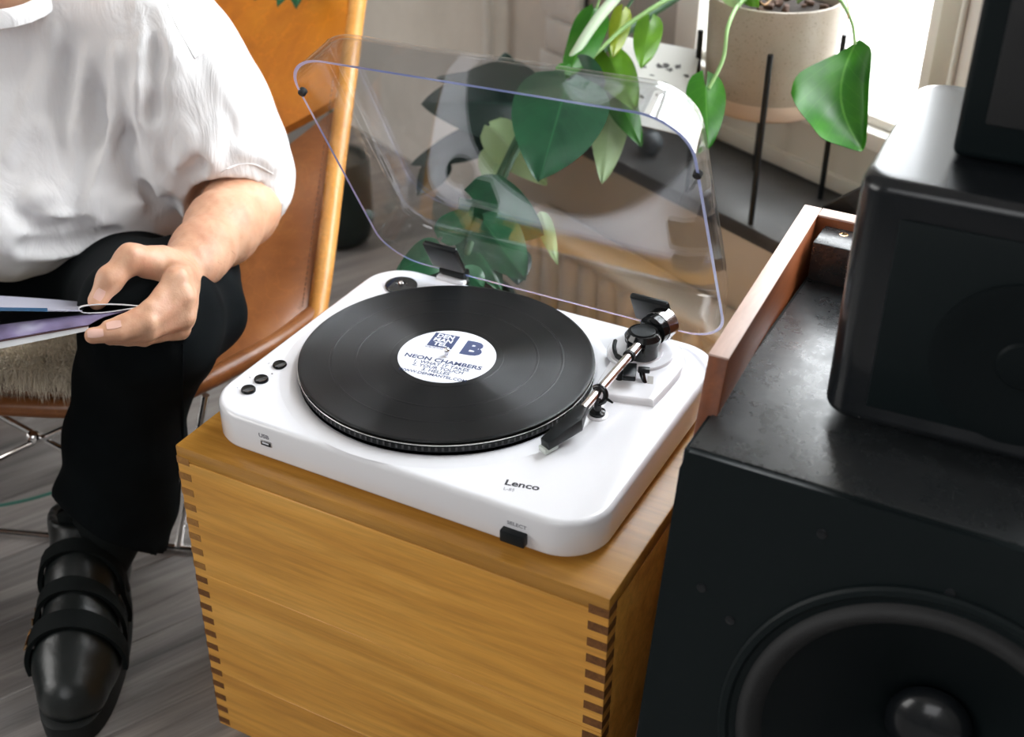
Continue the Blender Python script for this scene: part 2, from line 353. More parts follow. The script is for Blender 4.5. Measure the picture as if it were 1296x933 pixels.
M['bark'] = mat('dark_bark', (0.07, 0.035, 0.02), 0.9); bump(M['bark'], noise(M['bark'], coords(M['bark']), 120, 4), 0.8, 0.004)
M['soil'] = mat('dark_soil', (0.03, 0.02, 0.014), 0.95); bump(M['soil'], noise(M['soil'], coords(M['soil']), 140, 4), 1, 0.01)
M['dark_green_pot'] = mat('dark_green_glaze', (0.010, 0.022, 0.019), 0.45)
M['tinted_glass'] = window_glass(); M['tinted_glass'].name = 'clear_table_glass'; M['glass_edge'] = mat('green_glass_edge', (0.10, 0.30, 0.24), 0.2)

# ------------------------------------------------------------------ text
def text(body, size, loc, xdir, ydir, m, parent, name='lettering', bold=0.0, sx=1.0, align='CENTER', lift=0.00012, lab=None):
    cu = bpy.data.curves.new(name, 'FONT'); cu.body = body; cu.size = size; cu.align_x = align; cu.align_y = 'CENTER'
    cu.offset = bold; cu.resolution_u = 3; cu.extrude = 0.00006
    t = bpy.data.objects.new('tmp', cu); COL.objects.link(t)
    dg = bpy.context.evaluated_depsgraph_get(); me = bpy.data.meshes.new_from_object(t.evaluated_get(dg))
    bpy.data.objects.remove(t); bpy.data.curves.remove(cu)
    X = np.array(xdir, float); X /= np.linalg.norm(X); Y = np.array(ydir, float); Y -= X * (X @ Y); Y /= np.linalg.norm(Y); Z = np.cross(X, Y)
    R = Matrix([[X[0] * sx, Y[0], Z[0], loc[0] + Z[0] * lift], [X[1] * sx, Y[1], Z[1], loc[1] + Z[1] * lift], [X[2] * sx, Y[2], Z[2], loc[2] + Z[2] * lift], [0, 0, 0, 1]])
    me.transform(R); me.materials.clear(); me.name = name
    o = link(name, me, m)
    if parent is not None: child(o, parent)
    if lab: o['label'] = lab
    return o

# ------------------------------------------------------------------ implicit surfaces (bodies, clothes, shoes)
class Field:
    def __init__(s, lo, hi, res):
        s.lo = np.array(lo, float); s.res = res; s.n = np.ceil((np.array(hi) - s.lo) / res).astype(int) + 1
        s.F = np.full(s.n, 0.3, np.float32)
        s.ax = [s.lo[k] + res * np.arange(s.n[k]) for k in range(3)]
    def _sub(s, lo, hi):
        a = np.clip(((np.array(lo) - s.lo) / s.res).astype(int), 0, s.n - 1); b = np.clip(((np.array(hi) - s.lo) / s.res).astype(int) + 2, 0, s.n)
        if np.any(b <= a): return None, None
        sl = tuple(slice(a[k], b[k]) for k in range(3))
        g = np.meshgrid(*[s.ax[k][sl[k]] for k in range(3)], indexing='ij'); return sl, np.stack(g, -1)
    def cone(s, a, b, ra, rb, k=0.012, mode='add', sc=None):
        """tapered capsule; sc squashes space along a unit axis: (axis, factor)"""
        a = np.array(a, float); b = np.array(b, float); r = max(ra, rb) * (1.0 if sc is None else max(1, 1 / sc[1])) + k * 1.5 + s.res * 3
        sl, P = s._sub(np.minimum(a, b) - r, np.maximum(a, b) + r)
        if sl is None: return
        if sc is not None:
            axx = np.array(sc[0], float); axx /= np.linalg.norm(axx)
            P = P - a; P = P + axx * ((P @ axx) * (sc[1] - 1))[..., None]; bb = b - a; bb = bb + axx * (bb @ axx) * (sc[1] - 1)
        else: P = P - a; bb = b - a
        L = bb @ bb + 1e-12; t = np.clip((P @ bb) / L, 0, 1)
        d = np.linalg.norm(P - t[..., None] * bb, axis=-1) - (ra + (rb - ra) * t)
        d = d.astype(np.float32); F = s.F[sl]
        if mode == 'add':
            h = np.clip(0.5 + 0.5 * (F - d) / k, 0, 1); s.F[sl] = F * (1 - h) + d * h - k * h * (1 - h)
        else:
            d = -d; h = np.clip(0.5 - 0.5 * (F - d) / k, 0, 1); s.F[sl] = F * (1 - h) + d * h + k * h * (1 - h)
    def chain(s, pts, rad, k=0.012, mode='add', sc=None):
        for i in range(len(pts) - 1): s.cone(pts[i], pts[i + 1], rad[i], rad[i + 1], k, mode, sc)
    def cut(s, p, nrm, k=0.003):
        nrm = np.array(nrm, float); nrm /= np.linalg.norm(nrm); g = np.meshgrid(*s.ax, indexing='ij')
        d = ((g[0] - p[0]) * nrm[0] + (g[1] - p[1]) * nrm[1] + (g[2] - p[2]) * nrm[2]).astype(np.float32); s.F = np.maximum(s.F, d)
    def displace(s, fn):
        m = np.abs(s.F) < 0.04; idx = np.argwhere(m); P = s.lo + idx * s.res; s.F[m] += fn(P).astype(np.float32)
    def mesh(s, smooth=2):
        F = s.F; F[0], F[-1] = 1, 1; F[:, 0], F[:, -1] = 1, 1; F[:, :, 0], F[:, :, -1] = 1, 1
        ins = F < 0; n = np.array(F.shape); c = n - 1
        acc = np.zeros((*c, 3), np.float32); cnt = np.zeros(c, np.float32)
        for ax in range(3):
            A = np.take(F, range(0, n[ax] - 1), ax); B = np.take(F, range(1, n[ax]), ax)
            cr = (A < 0) != (B < 0); t = np.where(cr, A / np.where(cr, A - B, 1), 0)
            o = [k for k in range(3) if k != ax]
            for i in (0, 1):
                for j in (0, 1):
                    sl = [slice(None)] * 3; sl[o[0]] = slice(i, i + c[o[0]]); sl[o[1]] = slice(j, j + c[o[1]]); sl = tuple(sl)
                    m = cr[sl]; off = np.zeros((*c, 3), np.float32); off[..., o[0]] = i; off[..., o[1]] = j; off[..., ax] = t[sl]
                    acc += off * m[..., None]; cnt += m
        act = cnt > 0; idx = np.full(c, -1, np.int64); cells = np.argwhere(act); idx[act] = np.arange(len(cells))
        V = s.lo + (cells + acc[act] / cnt[act][:, None]) * s.res
        Q = []
        for ax in range(3):
            A = np.take(ins, range(0, n[ax] - 1), ax); B = np.take(ins, range(1, n[ax]), ax); e = np.argwhere(A != B)
            o = [(ax + 1) % 3, (ax + 2) % 3]
            e = e[(e[:, o[0]] > 0) & (e[:, o[1]] > 0) & (e[:, o[0]] < c[o[0]]) & (e[:, o[1]] < c[o[1]])]
            fl = A[tuple(e.T)]; q = []
            for d0, d1 in ((-1, -1), (0, -1), (0, 0), (-1, 0)):
                f = e.copy(); f[:, o[0]] += d0; f[:, o[1]] += d1; q.append(idx[tuple(f.T)])
            q = np.stack(q, 1); q[~fl] = q[~fl][:, ::-1]; Q.append(q)
        Q = np.concatenate(Q); Q = Q[(Q >= 0).all(1)]
        E = np.concatenate([Q[:, [0, 1]], Q[:, [1, 2]], Q[:, [2, 3]], Q[:, [3, 0]]])
        for it in range(smooth):
            S = np.zeros_like(V); k = np.zeros(len(V)); np.add.at(S, E[:, 0], V[E[:, 1]]); np.add.at(S, E[:, 1], V[E[:, 0]]); np.add.at(k, E[:, 0], 1); np.add.at(k, E[:, 1], 1)
            V = V * 0.4 + S / np.maximum(k, 1)[:, None] * 0.6
        return V, Q
def np_mesh(name, V, Q):
    me = bpy.data.meshes.new(name); me.vertices.add(len(V)); me.vertices.foreach_set('co', V.astype(np.float32).ravel())
    me.loops.add(Q.size); me.loops.foreach_set('vertex_index', Q.astype(np.int32).ravel())
    me.polygons.add(len(Q)); me.polygons.foreach_set('loop_start', np.arange(0, Q.size, 4, dtype=np.int32))
    me.update(calc_edges=True); me.validate(); return me
#--STRUCTURE--
# ------------------------------------------------------------------ structure
def struct(o): o['kind'] = 'structure'; return o
RW0 = np.stack([U, -N, np.array([0, 0, 1.0])], 1)
FL = struct(MB().box(wl(-0.25, 1.95, -0.02), (5.9, 4.5, 0.02), RW0).build('floor', M['joint']))
pl_w = 0.1265; pl_l = 1.28
pm = MB().box((0, 0, 0), (pl_l - 0.0012, pl_w - 0.0010, 0.0095))
proto = pm.build('plank', M['floor'], bevel=0.0008, seg=1); pme = proto.data; bpy.data.objects.remove(proto)
ang = math.atan2(-N[1], -N[0])
random.seed(4); first = True
for i in range(-22, 17):
    u0 = 0.057 + pl_w * (i + 0.5)
    off = random.uniform(0, pl_l)
    for j in range(-1, 3):
        nn = -0.2 + off + pl_l * (j - 0.5) - 0.3
        p = wl(u0, nn, -0.005)
        if np.hypot(p[0] + 0.35, p[1] - 0.2) > 2.7: continue
        o = bpy.data.objects.new('plank', pme); COL.objects.link(o); o.location = p.tolist(); o.rotation_euler = (0, 0, ang); child(o, FL)

NB = -0.188                                              # plane of the window frame
# wall under the sill (apron wall), wall left of the window, wall over the window
def wbox(mb, u0, u1, n0, n1, z0, z1):
    c = wl((u0 + u1) / 2, (n0 + n1) / 2, (z0 + z1) / 2); R = np.stack([U, -N, np.array([0, 0, 1.0])], 1)
    return mb.box(c, (u1 - u0, abs(n1 - n0), z1 - z0), R)
b = MB(); wbox(b, -0.545, 1.9, -0.012, NB - 0.05, 0, 0.350)
WW = struct(b.build('wall_window', M['beige_wall']))
b = MB(); wbox(b, -3.2, -0.545, NB - 0.005, NB - 0.25, 0, 2.7); wbox(b, -0.545, 1.9, NB - 0.04, NB - 0.25, 2.25, 2.7); wbox(b, 1.25, 1.9, NB, NB - 0.25, 0.35, 2.25)
struct(b.build('wall_back', M['plaster']))
# whitewashed brick pier beside the window: single bricks stand proud of the plaster
random.seed(7)
PIER = struct(MB().box(wl(-0.60, NB + 0.002, 1.2), (0.10, 0.012, 2.35), np.stack([U, -N, np.array([0, 0, 1.0])], 1)).build('trim_1', M['white_brick'], bevel=0.004))
z = 0.03; k = 0
Rw = np.stack([U, -N, np.array([0, 0, 1.0])], 1)
while z < 1.35:
    hgt = 0.062; w = 0.112 if k % 2 else 0.088
    w += random.uniform(-0.008, 0.008)
    v = MB().box(wl(-0.547 - w / 2, NB + 0.010, z + hgt / 2), (w, 0.022 + random.uniform(-.003, .003), hgt - 0.006), Rw)
    v.build('brick', M['white_brick'], PIER, bevel=0.006, seg=2); z += hgt; k += 1
# slate sill
b = MB(); wbox(b, -0.535, 1.6, 0.0, NB, 0.348, 0.370)
SILL = struct(b.build('trim_2', M['slate'], bevel=0.0025))
b = MB(); wbox(b, -0.545, -0.425, NB - 0.002, NB - 0.05, 0.351, 2.25); wbox(b, -0.425, -0.275, NB - 0.002, NB - 0.05, 0.4541, 2.25)
struct(b.build('trim_3', M['grey_panel'], bevel=0.003))
b = MB(); wbox(b, -0.548, -0.541, NB + 0.002, NB - 0.05, 0.37, 2.25); struct(b.build('trim_4', M['joint']))
# window: apron board, frame, stiles, glass
WIN = struct(MB().box(wl(0.45, NB - 0.0125, 0.402), (1.75, 0.024, 0.104), Rw).build('window_1', M['panel_cream'], bevel=0.002))
def wpart(name, m, u0, u1, n0, n1, z0, z1, bev=0.003):
    b = MB(); wbox(b, u0, u1, n0, n1, z0, z1); return b.build(name, m, WIN, bevel=bev)
wpart('apron_moulding', M['panel_cream'], -0.275, 1.25, NB + 0.006, NB - 0.02, 0.372, 0.396)
wpart('lower_rail', M['frame_white'], -0.30, 1.25, NB + 0.010, NB - 0.045, 0.455, 0.480)
wpart('inner_rail', M['frame_white'], -0.275, 1.25, NB - 0.012, NB - 0.055, 0.480, 0.494)
wpart('frame_post', M['frame_white'], -0.318, -0.268, NB + 0.004, NB - 0.06, 0.455, 2.25)
wpart('frame_post', M['frame_white'], 0.150, 0.178, NB + 0.004, NB - 0.05, 0.480, 2.25)
wpart('frame_post', M['panel_cream'], 0.176, 0.205, NB + 0.020, NB - 0.05, 0.480, 2.25)
wpart('frame_post', M['frame_white'], 0.205, 0.232, NB + 0.006, NB - 0.05, 0.480, 2.25)
wpart('frame_post', M['frame_white'], 1.20, 1.25, NB + 0.006, NB - 0.05, 0.480, 2.25)
wpart('head_rail', M['frame_white'], -0.318, 1.25, NB + 0.006, NB - 0.05, 2.20, 2.25)
wpart('pane', M['glass'], -0.268, 0.150, NB - 0.030, NB - 0.034, 0.49, 2.20, 0)
wpart('pane', M['glass'], 0.232, 1.20, NB - 0.030, NB - 0.034, 0.49, 2.20, 0)
# room shell out of view
struct(MB().box(wl(-0.25, 1.85, 2.73), (6.1, 4.6, 0.06), RW0).build('ceiling', M['ceiling']))
b = MB(); wbox(b, -3.2, -3.1, NB, 4.2, 0, 2.7); struct(b.build('wall_left', M['far_wall']))
b = MB(); wbox(b, 2.6, 2.7, NB, 4.4, 0, 2.7); struct(b.build('wall_right', M['far_wall']))
b = MB(); wbox(b, 1.9, 2.7, NB, NB - 0.25, 0, 2.7); struct(b.build('wall_corner', M['far_wall']))
b = MB(); wbox(b, -3.2, 2.7, 4.0, 4.1, 0, 2.7); struct(b.build('wall_front', M['far_wall']))
# pale street front across the road, seen overexposed through the panes
m = mat('pale_render', (0.86, 0.80, 0.76), 0.9); m2 = mat('pale_glazing', (0.60, 0.60, 0.62), 0.4)
fo = empty('street_building', wl(0.5, -7.5, -3.0), 'pale rendered street building seen blurred through the window behind the planter', 'building')
b = MB(); wbox(b, -6, 8, -7.5, -8.5, -3.0, 2.2); b.build('facade', m, fo)
b = MB(); wbox(b, -6, 8, -7.35, -7.5, -1.35, -1.10); b.build('ledge', m, fo)
for i in range(6):
    b = MB(); wbox(b, -4.6 + i * 2.0, -3.6 + i * 2.0, -7.46, -7.52, -0.9, 0.6); b.build('window', m2, fo)
st = struct(MB().box(wl(0.5, -4.3, -3.05), (16, 7.6, 0.1), Rw).build('trim_5', mat('pale_paving', (0.62, 0.60, 0.58), 0.9)))
# rising white pipe on the back wall
pp = atz(618, 50, 0.383); pu = float((PLp := (at(618, 50, 2.0) - CAM)) @ U)
r_ = at(618, 50, 1.0) - CAM; tt = ((wl(0, NB + 0.035, 0) - CAM) @ N) / (r_ @ N); pp = CAM + r_ * tt
heat = empty('heating_pipe', (pp[0], pp[1], 0), 'thin white painted heating pipe running up the rough grey wall', 'pipe')
MB().tube([(pp[0], pp[1], 0.0), (pp[0], pp[1], 1.3), (pp[0], pp[1], 2.7)], 0.0098, 16).build('pipe', M['frame_white'], heat, smooth=True)
for zz in (0.5, 1.6): MB().tube([(pp[0], pp[1], zz), tuple(np.array([pp[0], pp[1], zz]) - N * 0.035)], 0.004, 8).build('bracket', M['frame_white'], heat, smooth=True)

# ------------------------------------------------------------------ radiator
rad = empty('radiator', wl(0.2, 0.03, 0.0), 'cream enamelled sectional radiator under the dark window sill', 'radiator')
ru0, ru1, rz0, rz1 = -0.405, 1.05, 0.05, 0.232
NR = 0.055
b = MB()
path = [wl(ru0 + 0.02, NR - 0.02, rz1 - 0.014), wl(ru1, NR - 0.02, rz1 - 0.014)]
prof = rrect(-0.045, 0.03, -0.012, 0.012, 0.0115, 5)
rings = [[wl(uu, NR + a - 0.02, rz1 - 0.012 + c) for a, c in prof] for uu in (ru0, ru1)]
b.loft(rings); b.build('top_rail', M['radiator'], rad, smooth=True)
rings = [[wl(uu, NR + a - 0.02, rz0 + 0.012 + c) for a, c in prof] for uu in (ru0, ru1)]
MB().loft(rings).build('bottom_rail', M['radiator'], rad, smooth=True)
b = MB(); wbox(b, ru0 + 0.01, ru1, NR - 0.05, NR - 0.012, rz0 + 0.01, rz1 - 0.01); b.build('core', M['radiator'], rad, bevel=0.003)
# one rounded section, copied along the radiator
sec = MB(); hw = 0.019; pr_ = []
for i in range(9):
    t = i / 8; z_ = 0.012 + t * (rz1 - rz0 - 0.038); e = math.sqrt(max(0.0, 1 - abs(2 * t - 1) ** 6))
    pr_.append([U * (hw * e * math.cos(a)) + N * (0.006 + 0.014 * e * math.sin(a)) + np.array([0, 0, z_]) for a in [math.pi * 2 * k / 14 for k in range(14)]])
sec.loft(pr_); so = sec.build('section', M['radiator'], None, smooth=True); so.location = (0, 0, 0)
sme = so.data; bpy.data.objects.remove(so); uu = ru0 + 0.03
while uu < ru1 - 0.02:
    o = bpy.data.objects.new('section', sme); COL.objects.link(o); o.location = wl(uu, NR - 0.016, rz0).tolist(); child(o, rad); uu += 0.0485
for uu in (ru0 + 0.1, ru1 - 0.15):
    b = MB(); wbox(b, uu, uu + 0.02, NR - 0.05, NR - 0.01, 0.0, rz0 + 0.012); b.build('foot', M['radiator'], rad)

# ------------------------------------------------------------------ wooden box
BX0, BX1, BY0, BY1, BZ = -0.206, 0.2689, -0.1873, 0.205, 0.3967
box = empty('wooden_box', ((BX0 + BX1) / 2, (BY0 + BY1) / 2, 0), 'honey coloured finger-jointed wooden box carrying the white turntable', 'box')
T = 0.0175
cx, cy = (BX0 + BX1) / 2, (BY0 + BY1) / 2
# top lid board strip: glued staves
MB().box((cx, cy, BZ - T / 2), (BX1 - BX0, BY1 - BY0, T)).build('top_panel', M['honey_top'], box, bevel=0.0018)
zsplit = [0.0, 0.088, 0.232, BZ - T - 0.0002]
for i in range(3):
    MB().box((cx, BY0 + T / 2, (zsplit[i] + zsplit[i + 1]) / 2), (BX1 - BX0, T, zsplit[i + 1] - zsplit[i] - 0.0003)).build('front_board', M['honey'], box, bevel=0.0005, seg=1)
MB().box((cx, BY1 - T / 2, (BZ - T) / 2), (BX1 - BX0, T, BZ - T - 0.0005)).build('back_board', M['honey'], box, bevel=0.001)
for x in (BX0 + T / 2, BX1 - T / 2):
    MB().box((x, cy, (BZ - T) / 2), (T, BY1 - BY0 - 2 * T - 0.0004, BZ - T - 0.0005)).build('side_board', M['honey'], box, bevel=0.001)
for side in (0, 1):
    for i in range(20):
        zc = 0.3795 - i * 0.01955
        if zc < 0.006: continue
        dark = (side == 1) or i > 7
        w = 0.0195 if side else 0.0155
        xc = BX1 - w / 2 + 0.0002 if side else BX0 + w / 2 - 0.0002
        MB().box((xc, BY0 + T / 2 - 0.0003, zc), (w, T, 0.0098 if side else 0.0085)).build('joint_finger', M['honey_end'] if dark else M['honey_end_pale'], box)

# ------------------------------------------------------------------ turntable
PX0, PX1, PY0, PY1, PZ0, PZ1 = -0.1824, 0.2413, -0.1704, 0.1690, 0.4047, 0.4445
tt_ = empty('turntable', ((PX0 + PX1) / 2, (PY0 + PY1) / 2, BZ), 'white turntable with a raised clear dust cover on the wooden box', 'turntable')
def ring_at(inset, z, r=0.046): return [np.array([x, y, z]) for x, y in rrect(PX0 + inset, PX1 - inset, PY0 + inset, PY1 - inset, r - inset, 12)]
rg = [ring_at(0.003, PZ0), ring_at(0.0008, PZ0 + 0.0015), ring_at(0.0, PZ0 + 0.004), ring_at(0.0, PZ1 - 0.006)]
for a in range(1, 7):
    q = math.radians(15 * a); rg.append(ring_at(0.006 * (1 - math.cos(q)), PZ1 - 0.006 + 0.006 * math.sin(q)))
MB().loft(rg).build('plinth', M['white_plastic'], tt_, smooth=True, angle=60)
MB().lathe((0, 0, PZ1), [(0.150, 0.0), (0.1515, 0.0008), (0.155, 0.0018), (0.160, 0.0018), (0.166, 0.0008), (0.170, 0.0)], 128).build('platter_surround', M['white_plastic'], tt_, smooth=True, angle=80)
for x in (PX0 + 0.045, PX1 - 0.045):
    for y in (PY0 + 0.05, PY1 - 0.05):
        MB().lathe((x, y, BZ), [(0.016, 0), (0.017, 0.002), (0.017, PZ0 - BZ)], 24).build('foot', M['rubber'], tt_, smooth=True)
# platter: dotted dark side, bright bevelled rim
dot = mat('strobe_dots', (0.01, 0.01, 0.011), 0.4); n_, l_, b_ = nt(dot)

zr = 0.4602
platter = MB().lathe((0, 0, 0), [(0.02, PZ1 + 0.002), (0.1485, PZ1 + 0.002), (0.1497, PZ1 + 0.0035), (0.1497, zr - 0.0058), (0.1490, zr - 0.0045), (0.02, zr - 0.0045)], 160).build('platter', M['black_plastic'], tt_, smooth=True, angle=30)
MB().lathe((0, 0, 0), [(0.146, zr - 0.0050), (0.1506, zr - 0.0052), (0.1512, zr - 0.0043), (0.1508, zr - 0.0034), (0.146, zr - 0.0030)], 160).build('rim_ring', M['chrome'], platter, smooth=True, angle=60)
b = MB()
for i in range(150):
    a = 2 * math.pi * (i + 0.5) / 150; c, s = math.cos(a), math.sin(a)
    b.box((0.1499 * c, 0.1499 * s, PZ1 + 0.0066), (0.0008, 0.0020, 0.0042), np.array([[c, -s, 0], [s, c, 0], [0, 0, 1]]))
tag(b.build('strobe_dots', mat('strobe_grey', (0.05, 0.05, 0.055), 0.4), platter), kind='stuff')
MB().lathe((0, 0, 0), [(0.02, zr - 0.0044), (0.145, zr - 0.0044), (0.146, zr - 0.0034), (0.145, zr - 0.0024), (0.02, zr - 0.0024)], 96).build('slipmat', M['rubber'], tt_, smooth=True)
MB().lathe((0, 0, 0), [(0.0034, PZ1), (0.0034, zr + 0.006), (0.0028, zr + 0.0085), (0.0012, zr + 0.0098), (0.0001, zr + 0.010)], 20).build('spindle', M['chrome'], tt_, smooth=True)

# the record lies on the mat: grooves from an anisotropic sheen and real pressing steps
rec = empty('vinyl_record', (0, 0, zr - 0.0022), 'black twelve inch vinyl record with white centre label lying on the platter', 'record')
vm = mat('vinyl_grooves', (0.006, 0.007, 0.008), 0.3, Anisotropic=1.0, Anisotropic_Rotation=0.25, spec=0.45); n_, l_, b_ = nt(vm)
tg = n_.new('ShaderNodeTangent'); tg.direction_type = 'RADIAL'; tg.axis = 'Z'; l_.new(tg.outputs[0], b_.inputs['Tangent'])
tc = n_.new('ShaderNodeTexCoord'); sp = n_.new('ShaderNodeSeparateXYZ'); l_.new(tc.outputs['Object'], sp.inputs[0])
def mth(op, a, b2=None):
    x = n_.new('ShaderNodeMath'); x.operation = op
    for k, val in enumerate((a, b2)):
        if val is None: continue
        if hasattr(val, 'is_output'): l_.new(val, x.inputs[k])
        else: x.inputs[k].default_value = val
    return x.outputs[0]
rad_ = mth('SQRT', mth('ADD', mth('POWER', sp.outputs[0], 2.0), mth('POWER', sp.outputs[1], 2.0)))
nz = n_.new('ShaderNodeTexNoise'); nz.noise_dimensions = '1D'; nz.inputs['Scale'].default_value = 900; nz.inputs['Detail'].default_value = 3; l_.new(rad_, nz.inputs['W'])
rr_ = n_.new('ShaderNodeMapRange'); rr_.inputs[1].default_value = 0.3; rr_.inputs[2].default_value = 0.7; rr_.inputs[3].default_value = 0.29; rr_.inputs[4].default_value = 0.38; l_.new(nz.outputs['Fac'], rr_.inputs[0]); l_.new(rr_.outputs[0], b_.inputs['Roughness'])
prof = [(0.0036, -0.0022), (0.1495, -0.0022), (0.1505, -0.0013), (0.1503, -0.0004), (0.1490, 0.0), (0.1468, -0.0001), (0.1462, -0.00035)]
for rt in (0.118, 0.0925):   # track gaps
    prof += [(rt + 0.0012, -0.00035), (rt + 0.0008, -0.0001), (rt - 0.0008, -0.0001), (rt - 0.0012, -0.00035)]
prof += [(0.0635, -0.00035), (0.0625, -0.0003), (0.0580, -0.0003), (0.0576, -0.0001), (0.0540, -0.0001), (0.0520, -0.0004), (0.0036, -0.0004)]
v = MB().lathe((0, 0, zr), prof, 180)
disc = v.build('disc', vm, rec, smooth=True, angle=25)
lb = MB().lathe((0, 0, zr), [(0.0036, -0.0004), (0.0036, 0.0), (0.0500, 0.0), (0.0502, -0.0004)], 96).build('centre_label', M['paper'], rec, smooth=True, angle=30)
la = math.atan2(0.012, 0.073); LX = np.array([math.cos(la), math.sin(la), 0]); LY = np.array([-math.sin(la), math.cos(la), 0]); LZ = np.array([0, 0, zr])
def LP(x, y): return LZ + LX * x + LY * y
b = MB()
sq = 0.0135; sc = LP(-0.0140, 0.0265); b.box(sc + np.array([0, 0, 0.00008]), (sq * 2, sq * 2, 0.00014), np.stack([LX, LY, np.array([0, 0, 1.0])], 1)); b.build('blue_square', M['blue_ink'], lb)
for i, w in enumerate(('DEN', 'MAN', 'TEL')):
    text(w, 0.0094, sc + LY * (0.0082 - i * 0.0080) + LX * -0.0005, LX, LY, M['paper'], lb, bold=0.0003, sx=1.0, lift=0.0002)
text('SUBORTLES', 0.0038, LP(-0.0185, 0.0105), LX, LY, M['blue_ink'], lb)
text('B', 0.0345, LP(0.0195, 0.0205), LX, LY, M['blue_ink'], lb, bold=0.0019, sx=1.08)
text('NEON CHAMBERS', 0.0090, LP(0, -0.0115), LX, LY, M['blue_ink'], lb, bold=0.00025, sx=1.13)
text('1. WHAT IT TAKES', 0.0072, LP(0.001, -0.0190), LX, LY, M['blue_ink'], lb, bold=0.0001)
text('2. YOUR TOUCH', 0.0072, LP(0, -0.0255), LX, LY, M['blue_ink'], lb, bold=0.0001)
text('3. HELLES', 0.0072, LP(0, -0.0318), LX, LY, M['blue_ink'], lb, bold=0.0001)
text('WWW.DENMANTEL.COM', 0.0062, LP(-0.001, -0.0385), LX, LY, M['blue_ink'], lb, bold=0.0001)

# adapter disc, buttons, sockets, lettering
MB().lathe((-0.135, 0.127, PZ1), [(0.0185, -0.001), (0.0185, 0.0022), (0.0178, 0.003), (0.0070, 0.003), (0.0055, 0.0015), (0.0035, 0.0015)], 40).build('adapter_disc', M['gloss_black'], tt_, smooth=True, angle=35)
MB().lathe((-0.135, 0.127, PZ1), [(0.0034, 0), (0.0034, 0.0045), (0.0022, 0.006), (0.0003, 0.0062)], 16).build('adapter_pin', M['chrome'], tt_, smooth=True)
for (x, y) in ((-0.1535, -0.077), (-0.1535, -0.108), (-0.1530, -0.1295)):
    MB().lathe((x, y, PZ1), [(0.0073, -0.001), (0.0073, 0.0022), (0.0066, 0.0031), (0.0056, 0.0028), (0.0001, 0.0028)], 28).build('button', M['gloss_black'], tt_, smooth=True, angle=50)
for (x, y, s_) in ((-0.1665, -0.078, '::'), (-0.1670, -0.1085, '-,'), (-0.1660, -0.130, '-')):
    text(s_, 0.0048, (x, y, PZ1), (1, 0, 0), (0, 1, 0), M['grey_ink'], tt_, bold=0.0001)
MB().lathe((-0.1515, -0.093, PZ1), [(0.0008, -0.0005), (0.0008, 0.0003)], 10).build('indicator', M['ink'], tt_)
text('Lenco', 0.0112, (0.1575, -0.1365, PZ1), (1, 0.22, 0), (-0.22, 1, 0), M['ink'], tt_, bold=0.0003, sx=1.18)
text('L-85', 0.0058, (0.1500, -0.1475, PZ1), (1, 0.22, 0), (-0.22, 1, 0), M['grey_ink'], tt_)
def front_box(name, x, z, w, h, d, m, bev=0.0006, par=None): return MB().box((x, PY0 - d / 2 + 0.002, z), (w, d + 0.004, h)).build(name, m, par or tt_, bevel=bev)
usb = front_box('usb_socket', -0.1028, 0.4230, 0.0135, 0.0062, 0.0006, M['chrome'])
MB().box((-0.1028, PY0 - 0.0008, 0.4226), (0.0112, 0.0006, 0.0040)).build('socket_opening', M['ink'], usb)
MB().box((-0.1028, PY0 - 0.0013, 0.4236), (0.0075, 0.0005, 0.0014)).build('socket_tongue', M['paper'], usb)
text('USB', 0.0062, (-0.105, PY0, 0.4305), (1, 0, 0), (0, 0, 1), M['grey_ink'], tt_, bold=0.0002, sx=1.15)
front_box('selector_button', 0.1685, 0.4160, 0.0245, 0.0125, 0.0070, M['black_plastic'], 0.0012)
text('SELECT', 0.0052, (0.1700, PY0, 0.4278), (1, 0, 0), (0, 0, 1), M['grey_ink'], tt_, bold=0.0001, sx=1.15)

# tonearm
arm = tt_
b = MB()
poly = [(0.160, 0.024), (0.206, 0.037), (0.212, 0.042), (0.2135, 0.11), (0.198, 0.145), (0.165, 0.155), (0.140, 0.14), (0.146, 0.070), (0.150, 0.035), (0.154, 0.026)]
P0 = spline(poly + [poly[0]], 4)[:-1]; cxy = np.mean(poly, 0)
b.loft([[np.array([*(cxy + (np.array(p) - cxy) * s_), PZ1 + h]) for p in P0] for s_, h in ((1.03, 0), (1.01, 0.0045), (0.985, 0.0062), (0.96, 0.0066))])
b.build('arm_base', M['white_plastic'], arm, smooth=True, angle=50)
MB().lathe((0.1655, 0.112, PZ1 + 0.0055), [(0.0345, 0), (0.0345, 0.0030), (0.0335, 0.0042), (0.024, 0.0042), (0.0235, 0.0058), (0.0, 0.0058)], 64).build('arm_base_disc', M['white_plastic'], arm, smooth=True, angle=40)
bh = MB().lathe((0.1705, 0.104, PZ1 + 0.0110), [(0.0150, 0), (0.0165, 0.001), (0.0165, 0.017), (0.0185, 0.018), (0.0190, 0.023), (0.0155, 0.028), (0.0, 0.0285)], 56).build('bearing_housing', M['gloss_black'], arm, smooth=True, angle=25)
MB().lathe((0.1705, 0.104, PZ1 + 0.0396), [(0.0125, 0), (0.0120, 0.0006), (0.0, 0.0007)], 40).build('bearing_cap', M['black_plastic'], bh, smooth=True)
ta = np.array([0.1715, 0.086, 0.4745]); tb = np.array([0.1672, -0.031, 0.4675])
tdir = (tb - ta) / np.linalg.norm(tb - ta)
MB().tube([ta, tb], 0.0046, 20).build('arm_tube', M['arm_metal'], arm, smooth=True)
MB().tube([ta - tdir * 0.002, ta + tdir * 0.016], 0.0058, 20).build('arm_collar', M['chrome'], arm, smooth=True)
MB().tube([ta + tdir * 0.0155, ta + tdir * 0.019], 0.0064, 20).build('collar_ring', M['black_plastic'], arm, smooth=True)
